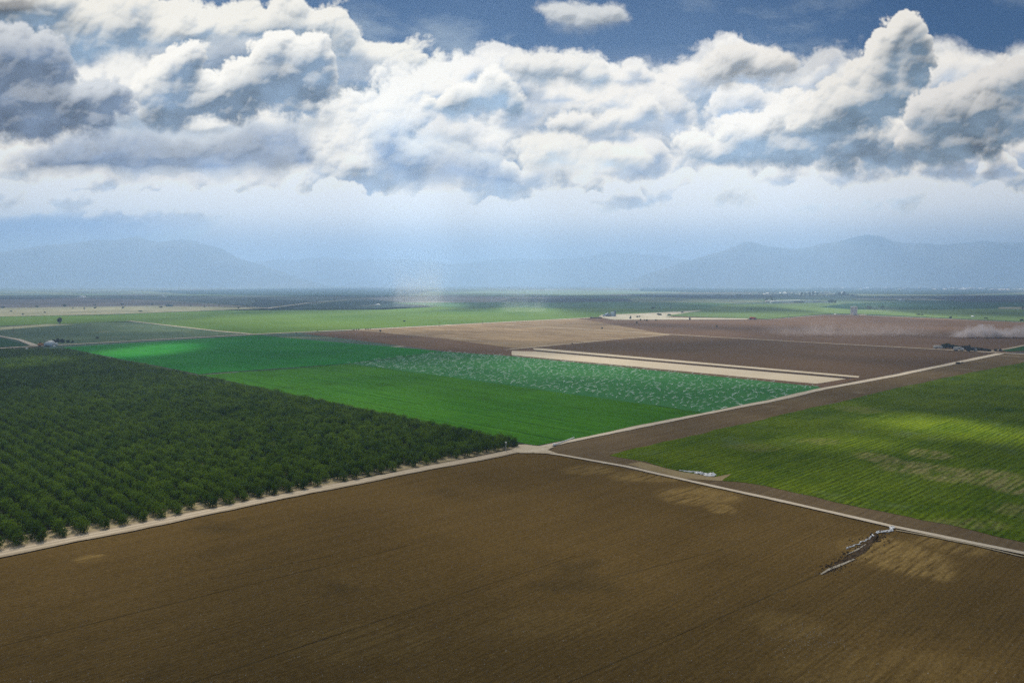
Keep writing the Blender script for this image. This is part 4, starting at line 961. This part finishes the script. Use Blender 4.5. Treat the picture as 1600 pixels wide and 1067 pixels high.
# thicket by the far junction
rg = random.Random(31)
lab = ['at the left end', 'next to the left end', 'third from the left', 'fourth from the left', 'fifth from the left', 'left of the parked truck', 'behind the parked truck', 'right of the parked truck', 'in the middle', 'past the middle', 'fifth from the right', 'fourth from the right', 'third from the right', 'next to the right end', 'at the right end']
for i in range(15):
    x = 1473 + i * 5.1
    bush(x, 544.6 + i * .28 + rg.uniform(-.4, .2), rg.uniform(7, 9), [7,8,7.5,6.5,6,5.5,6.5,6.5,7.5,5,4.5,4.2,3.8,3.2,2.6][i], 'dark bare shrub of the thicket by the far junction, ' + lab[i], treem if i < 5 else dryleaf, 'shrub', 'shrub', 160 + i, 260)
for i, (x, y, w, h, lb) in enumerate([(1556,548.6,7,3.6,'brown bush on the junction corner'),(1563,549.2,6,3.4,'brown bush right of the junction corner'),(1497,568.6,9,2.2,'low dark scrub on the road below the junction'),(1504,567.5,4,1.4,'small dark scrub beside the low scrub on the road')]):
    bush(x, y, w, h, lb, dryleaf, seed=180 + i, n=200)

# lattice tower, white frame with red brown panels
p = G(1334, 492.5); m_ = mpx(1334, 492.5); H_ = 12.8 * m_; w_ = 6.6 * m_
t = empty('lattice_tower', (p.x, p.y, .5), .25); tag(t, 'tall white lattice tower with small dark openings standing at the edge of the brown land', 'tower')
fr = MB()
for sx in (-1, 1):
    for sy in (-1, 1): fr.box(sx*w_/2 - .5, sx*w_/2 + .5, sy*w_/2 - .5, sy*w_/2 + .5, 0, H_)
for k in range(6):
    z = H_ * k / 5; z = min(z, H_ - .9)
    for s_ in (-1, 1): fr.box(-w_/2, w_/2, s_*w_/2 - .62, s_*w_/2 + .62, z, z + .9); fr.box(s_*w_/2 - .62, s_*w_/2 + .62, -w_/2 + .62, w_/2 - .62, z, z + .9)
fr.build('frame', white, t)
br_ = MB()
for k in range(5):
    z0, z1 = H_ * k / 5 + .9, H_ * (k + 1) / 5
    for s_ in (-1, 1):
        br_.tube([(-w_/2, s_*w_/2, z0), (w_/2, s_*w_/2, z1)], .85, 5); br_.tube([(w_/2, s_*w_/2 + .1, z0), (-w_/2, s_*w_/2 + .1, z1)], .85, 5)
        br_.tube([(s_*w_/2, -w_/2, z0), (s_*w_/2, w_/2, z1)], .85, 5)
br_.build('bracing', white, t)
MB().box(-w_/2 + 1, w_/2 - 1, -w_/2 + 1, w_/2 - 1, .2, H_ - 1.5).build('core', plain('pinkish_sheeting', (.74, .58, .54), .8, .15, .3), t)
MB().box(-w_/2 - .5, w_/2 + .5, -w_/2 - .5, w_/2 + .5, H_, H_ + .8).build('roof', white, t)
MB().box(-w_/2 - 4, w_/2 + 8, -w_/2 - 3, w_/2 + 3, -.3, .6).build('footing', tanw, t)

# blue grey sheds with a tall dark bin
p = G(955, 494.5); m_ = mpx(955, 494.5)
t = empty('farm_plant', (p.x, p.y, .6), .1); tag(t, 'blue grey farm plant with small sheds and one tall dark panel', 'farm building')
def shed(mb, x0, x1, y0, y1, z, zr): mb.prism([(x0, 0), (x1, 0), (x1, z), ((x0 + x1) / 2, zr), (x0, z)], y0, y1)
s1 = MB(); shed(s1, -9*m_, -1*m_, -5, 8, 3.2*m_, 5*m_); shed(s1, -13*m_, -9.5*m_, -4, 5, 1.8*m_, 2.8*m_); s1.build('shed', bluegrey, t)
MB().box(0, 4.5*m_, -5, 7, 0, 6.5*m_).build('bin', plain('pale_blue_panel', (.42, .55, .62), .5, .1, .3), t)
MB().box(4.9*m_, 6.6*m_, -5, 5, 0, 9*m_).build('tall_panel', plain('dark_blue_panel', (.05, .09, .15), .6, .2, .3), t)
hp = MB(); hp.tube([(-8*m_, -8, 0), (-3*m_, -8, 4*m_), (1*m_, -8, 1.5*m_)], .8, 6); hp.tube([(-2*m_, -9, 0), (-2*m_, -9, 4.6*m_)], 1.2, 8); hp.build('hopper', grey, t)
MB().box(-12*m_, -10*m_, -8, -6, 0, 1.3*m_).build('tank', white, t)
# red farm machine
p = G(1176, 499.4); m_ = mpx(1176, 499.4)
t = empty('red_trailer', (p.x, p.y, .6)); tag(t, 'long red farm machine with dark wheels parked on the edge of the brown land', 'farm machine')
bd = MB(); bd.prism([(-4.2*m_, 1.2), (4.4*m_, 1.2), (5*m_, 3.2), (3*m_, 4.4), (.8*m_, 4.6), (.5*m_, 3.2*m_), (-.4*m_, 3.2*m_), (-.8*m_, 4.8), (-4.6*m_, 4.4)], -2, 2); bd.build('body', redp, t)
for x in (-4.6, -2.6, 2.6, 4.8):
    wh = MB(); wh.tube([(x*m_, -2.6, 1.1), (x*m_, -2.0, 1.1)], 1.3, 14); wh.tube([(x*m_, 2.0, 1.1), (x*m_, 2.6, 1.1)], 1.3, 14); wh.build('wheel', dark, t)
MB().tube([(-5*m_, 0, 2), (-7*m_, 0, 1)], .25, 6).tube([(5*m_, 0, 2.4), (7*m_, 0, 4)], .25, 6).build('boom', grey, t)
# dark wooden loading ramp left of the plant
p = G(931, 497.3); m_ = mpx(931, 497.3)
tag(MB().box(-9*m_, 9*m_, -4, 4, 0, 1.5*m_).box(-8*m_, -6*m_, -4.2, 4.2, 1.5*m_, 1.9*m_).box(3*m_, 8*m_, -4.2, 4.2, 1.5*m_, 1.8*m_).build('stack_of_crates', wood, None, loc=(p.x, p.y, .5)), 'long low brown stack of crates on the pale road left of the farm plant', 'crate stack')
# truck and shed at the left farm corner
def truck(p, rz, s, label, cabm, boxm):
    t = empty('truck', (p.x, p.y, .46), rz); t.scale = (s, s, s); tag(t, label, 'truck')
    MB().prism([(3.0, .5), (5.4, .5), (5.5, 1.5), (5.0, 2.7), (3.0, 2.8)], -1.15, 1.15).build('cab', cabm, t)
    MB().box(-4.4, 2.8, -1.25, 1.25, 1.0, 3.5).build('cargo_box', boxm, t)
    MB().box(-4.4, 3.0, -.9, .9, .6, .95).build('chassis', dark, t)
    MB().prism([(5.03, 1.6), (5.46, 1.62), (5.06, 2.6), (4.4, 2.62)], -1.0, 1.0).build('windscreen', glass, t)
    for x in (-3.2, -2.0, 4.2):
        for y in (-1.1, 1.1): MB().tube([(x, y - .17, .5), (x, y + .17, .5)], .5, 14).build('wheel', dark, t)
    return t
truck(G(80, 541), .2, 1.4, 'white truck parked beside the tan shed at the left farm corner', white, white)
truck(G(65.5, 541.3), .1, 1.0, 'small orange truck parked left of the white truck', orangep, orangep)
truck(G(75, 541.6), -.2, 1.1, 'pale blue truck parked in front of the white truck', plain('pale_blue_paint', (.45, .56, .66), .5, .1), plain('pale_blue_box', (.5, .6, .68), .5, .1))
truck(G(1497, 548.4), .2, 1.2, 'pale truck parked under the thicket by the far junction', white, roofw)
truck(G(1517, 549.2), .0, 1.2, 'dark grey truck parked right of the pale one by the thicket', grey, dark)
truck(G(1465, 545.3), .1, 1.1, 'pale trailer truck at the left end of the thicket', roofw, roofw)
def house(px, py, wpx, hpx, dm, label, wallm, roofm, rz=0.0, z=.46, cat='building', name='farm_shed', group=None, door=True):
    p = G(px, py); m_ = mpx(px, py); w = wpx * m_ / 2; h = hpx * m_
    t = empty(name, (p.x, p.y, z), rz); tag(t, label, cat, group)
    MB().box(-w, w, -dm/2, dm/2, -.5, h * .62).build('wall', wallm, t)
    MB().prism([(-w - .4, h*.62), (w + .4, h*.62), (w*.9, h*.7), (0 + w*.0, h), (-w*.9, h*.7)], -dm/2 - .4, dm/2 + .4).build('roof', roofm, t)
    if door:
        MB().box(-w*.25, w*.1, -dm/2 - .08, -dm/2, 0, h*.42).build('door', dark, t); MB().box(w*.4, w*.7, -dm/2 - .06, -dm/2, h*.25, h*.45).build('window', glass, t)
    return t
house(77.5, 537.5, 8, 5.0, 9, 'tan shed with a pale roof behind the parked trucks at the left farm corner', tanw, roofw)
house(265, 479, 9, 4, 12, 'small dark blue shed at the far side of the dry pasture', plain('dark_blue_wall', (.05,.08,.14), .7, .2), plain('dark_blue_roof', (.04,.06,.10), .7, .2), z=.6)
house(1250, 473.2, 92, 4.2, 26, 'very long low white building among the green fields at right', white, plain('white_roof', (.80,.80,.76), .6, .06), .0, .8, name='long_barn')
house(1203, 472.6, 14, 3.2, 16, 'short pale building left of the long white one', tanw, roofw, 0, .8)
house(1306, 492.2, 5, 1.6, 6, 'tiny white shed left of the lattice tower', white, white, z=.6, door=False)
house(1520, 495.8, 3, 2, 8, 'tiny white shed in the far green field at right', white, white, z=.6, door=False)
house(1408, 470, 6, 2.2, 16, 'small pale house in the far green field', white, roofw, z=1.2, door=False)
house(590, 477.6, 5, 2.6, 20, 'tiny white shed in the far dark green field', white, white, z=1.2, door=False)
house(128, 465.5, 9, 2.6, 30, 'white shed at the far end of the mauve field', white, white, z=1.2, door=False)
house(253, 464.8, 12, 2.0, 30, 'far pale shed on the grey blue land at left', white, roofw, z=1.2, door=False)
for i, (x, y, lb) in enumerate([(11,548.2,'first small white water tank from the left beside the orchard'),(22,547.4,'second small white water tank beside the orchard'),(42,546.6,'small white water tank nearest the trucks beside the orchard'),(85,542.6,'low white tank just right of the trucks')]):
    p = G(x, y); m_ = mpx(x, y); tag(MB().tube([(-1.6*m_, 0, .9), (1.6*m_, 0, .9)], .95, 10).box(-1.2*m_, 1.2*m_, -.5, .5, 0, .4).build('water_tank', white, None, loc=(p.x, p.y, .44)), lb, 'tank')
# far hamlet and town
rg = random.Random(8)
wm2 = [white, roofw, tanw]
hl = ['far pale house of the hamlet above the long white building']
for i in range(22):
    x = 1174 + i * 7.2 + rg.uniform(-3, 3); house(x, 459.5 + rg.uniform(-1.4, 1.6), rg.uniform(3, 8), rg.uniform(1.2, 2.2), 25, hl[0], rg.choice(wm2), rg.choice(wm2), rg.uniform(-.5, .5), 1.6, name='far_house', group='houses of the far hamlet', cat='house', door=False)
for i in range(70):
    u = rg.random(); x = 1480 + 240 * u if i > 20 else 1280 + rg.uniform(0, 330)
    y = 451.5 + rg.uniform(-.9, 1.6) + (1.0 if x > 1540 else 0)
    house(x, y, rg.uniform(2, 5) if rg.random() < .85 else 9, rg.uniform(.9, 1.7), 60, 'small pale building of the far town under the hills', rg.choice(wm2), rg.choice(wm2), rg.uniform(-.4, .4), 2.2, name='far_building', group='buildings of the far town', cat='building', door=False)
tt = MB(); 
def far_tree_mass(name, spots, label, seed):
    rg = random.Random(seed); v = []; f = []
    for (x, y, w, h) in spots:
        p = G(x, y); m_ = mpx(x, y)
        for q in range(90):
            c_ = Vector((p.x + rg.gauss(0, .35) * w * m_, p.y + rg.gauss(0, .2) * w * m_, abs(rg.gauss(0, .42)) * h * m_)); s_ = m_ * h * .35
            u = Vector((rg.gauss(0,1), rg.gauss(0,1), rg.gauss(0,1))).normalized() * s_; w2 = u.cross(Vector((rg.gauss(0,1), rg.gauss(0,1), rg.gauss(0,1)))).normalized() * s_; b = len(v)
            v += [c_ - u, c_ + w2, c_ + u, c_ - w2]; f.append((b, b+1, b+2, b+3))
    return tag(link(name, mesh(name, v, f), treem), label, None, None, 'stuff')
rg = random.Random(12)
far_tree_mass('far_woodland', [(1270 + i * 6.5 + rg.uniform(-3, 3), 450.6 + rg.uniform(-.6, 2.2), 10, 1.5) for i in range(70)], 'dark tree line round the far town', 3)
far_tree_mass('far_woodland', [(1120 + i * 5 + rg.uniform(-3, 3), 462 + rg.uniform(-1, 1), 8, 1.6) for i in range(44)] + [(1340 + i * 8, 465 + rg.uniform(-.5, .5), 9, 1.5) for i in range(16)], 'dark hedges round the far hamlet', 4)
# poles
def upole(px, py, hpx, lb):
    p = G(px, py); m_ = mpx(px, py); h = hpx * m_; t = empty('utility_pole', (p.x, p.y, .2), .8); tag(t, lb, 'utility pole', 'utility poles across the plain')
    MB().tube([(0,0,-.2),(0,0,h)], [.28,.2], 6).build('pole', wood, t); MB().box(-1.6, 1.6, -.12, .12, h - 1.2, h - .9).build('crossarm', wood, t)
for (x, y, h) in [(20,520,6),(21.8,519,7),(137,512,6),(141.5,511.5,6),(285,528,6),(404,531,5),(686,509,6),(754,507,6),(70,538.5,8),(278,526,5)]: upole(x, y, h, 'thin dark utility pole standing in the fields beyond the orchard')

# ------------------------------------------------------------------ dust
def dust(name, px0, px1, pyb, hpx, dens, col, label, seed, depth=60, lean=0.0, sc=4.0, th=.46, flat=1.0):
    a, b = G(px0, pyb), G(px1, pyb); m_ = mpx((px0 + px1) / 2, pyb); c_ = (a + b) / 2; L = (b - a).length / 2; h = hpx * m_
    m, nt = newmat(name); tcn = nt.nodes.new('ShaderNodeTexCoord'); g = E(nt, tcn.outputs['Generated']); x, y, z = sep(nt, g)
    ps = E(nt, tcn.outputs['Object']); n = noise(nt, vop(nt, 'MULTIPLY', vop(nt, 'ADD', ps, (seed * 37.0, 0, 0)), (1/h, 1/h, .8/h)), sc * .45, 5, .62, dist=.4)
    nl = noise(nt, vop(nt, 'MULTIPLY', vop(nt, 'ADD', ps, (seed * 91.0, 0, 0)), (1/h, 1/h, 0)), .55, 2, .5)
    top = nl.step(.3, .7) * flat + (.35 if flat > .5 else .8)
    prof = ((1.0 - (x - .5).m('ABSOLUTE') * 2.0).step(0, .45)) * ((1.0 - (y - .5).m('ABSOLUTE') * 2.0).step(0, .8)) * (1.0 - z / top).step(0, .8)
    d = n.step(th - .08, th + .22) * prof * dens
    v = nt.nodes.new('ShaderNodeVolumePrincipled'); v.inputs['Color'].default_value = (*col, 1); v.inputs['Anisotropy'].default_value = .1; nt.links.new(d.k, v.inputs['Density'])
    o = nt.nodes.new('ShaderNodeOutputMaterial'); nt.links.new(v.outputs[0], o.inputs['Volume'])
    mb = MB().box(-L, L, -depth/2, depth/2, 0, h); ob = mb.build(name, m, None, loc=(c_.x, c_.y, 1.0)); tag(ob, label, None, None, 'stuff'); return ob
dust('dust_cloud', 1480, 1680, 527.5, 20, .40, (.95,.86,.84), 'white dust kicked up low over the brown land at right', 1, 40)
dust('dust_cloud', 1180, 1480, 524, 24, .011, (.95,.82,.76), 'thin pinkish dust drifting over the brown land', 2, 120, th=.42)
dust('dust_cloud', 1345, 1410, 488, 20, .003, (.9,.88,.86), 'faint dust behind the lattice tower', 3, 90, th=.42)
dust('dust_cloud', 606, 700, 480, 88, .006, (.92,.90,.88), 'tall pale dust column rising over the far green field', 4, 90, th=.40, flat=.3)
dust('dust_cloud', 780, 860, 488, 40, .005, (.9,.92,.9), 'faint dust wisp over the green field', 5, 90, th=.40, flat=.3)


# ------------------------------------------------------------------ air, and an added cloud layer out of view, shaped to shade the land
hz, nt = newmat('haze_air'); v = nt.nodes.new('ShaderNodeVolumePrincipled'); v.inputs['Density'].default_value = HAZE_D
v.inputs['Color'].default_value = (*HAZE_C, 1); v.inputs['Anisotropy'].default_value = .3
o = nt.nodes.new('ShaderNodeOutputMaterial'); nt.links.new(v.outputs[0], o.inputs['Volume'])
hb = MB().box(-61000, 61000, -3500, 43000, -8, HAZE_TOP).build('haze', hz); tag(hb, None, None, None, 'stuff')

CZ = 3000.0
cm, nt = newmat('added_shade_cloud'); p = wpos(nt)
pz = sep(nt, p)[2]
q = vop(nt, 'MULTIPLY', vop(nt, 'SUBTRACT', p, comb(nt, pz * (sdir.x / sdir.z), pz * (sdir.y / sdir.z), 0.0)), (1, 1, 0))
lit = spotmask(nt, q, LIT, .16, .006, .8)  # gaps in the added layer, placed so sun reaches chosen ground spots
n = noise(nt, q, .0035, 5, .6)
T = (.09 + (n - .42).max(0.0) * .9).max(0.0)
T = (T + lit * .85).sat()
T = T.pow(.5)
df = nt.nodes.new('ShaderNodeBsdfDiffuse'); df.inputs[0].default_value = (.6, .64, .7, 1)
tl = nt.nodes.new('ShaderNodeBsdfTranslucent'); tl.inputs[0].default_value = (.34, .37, .41, 1)
m1 = nt.nodes.new('ShaderNodeMixShader'); nt.links.new(df.outputs[0], m1.inputs[1]); nt.links.new(tl.outputs[0], m1.inputs[2])
tr = nt.nodes.new('ShaderNodeBsdfTransparent'); m2 = nt.nodes.new('ShaderNodeMixShader'); nt.links.new(T.k, m2.inputs[0])
nt.links.new(m1.outputs[0], m2.inputs[1]); nt.links.new(tr.outputs[0], m2.inputs[2]); o = nt.nodes.new('ShaderNodeOutputMaterial'); nt.links.new(m2.outputs[0], o.inputs[0])
nx, ny = 60, 50; v = []; f = []
for s_ in (0, 1):
    for j in range(ny):
        for i in range(nx):
            x = -8000 + 16000 * i / (nx - 1); y = -4000 + 11300 * j / (ny - 1)
            e = min(i, nx - 1 - i, j, ny - 1 - j) / 4.0; e = min(1, e)
            b = MN.noise(Vector((x / 900, y / 900, s_ * 5))) 
            z = CZ + (0 if not s_ else 260) * e + b * (25 if not s_ else 120) * e
            v.append((x, y, z))
for j in range(ny - 1):
    for i in range(nx - 1):
        a = j * nx + i; f.append((a, a + nx, a + nx + 1, a + 1)); a += nx * ny; f.append((a, a + 1, a + nx + 1, a + nx))
cl = link('cloud', mesh('cloud', v, f, True), cm); tag(cl, 'added grey cloud layer out of view, with gaps shaped to let sun onto chosen fields', None, None, 'stuff')
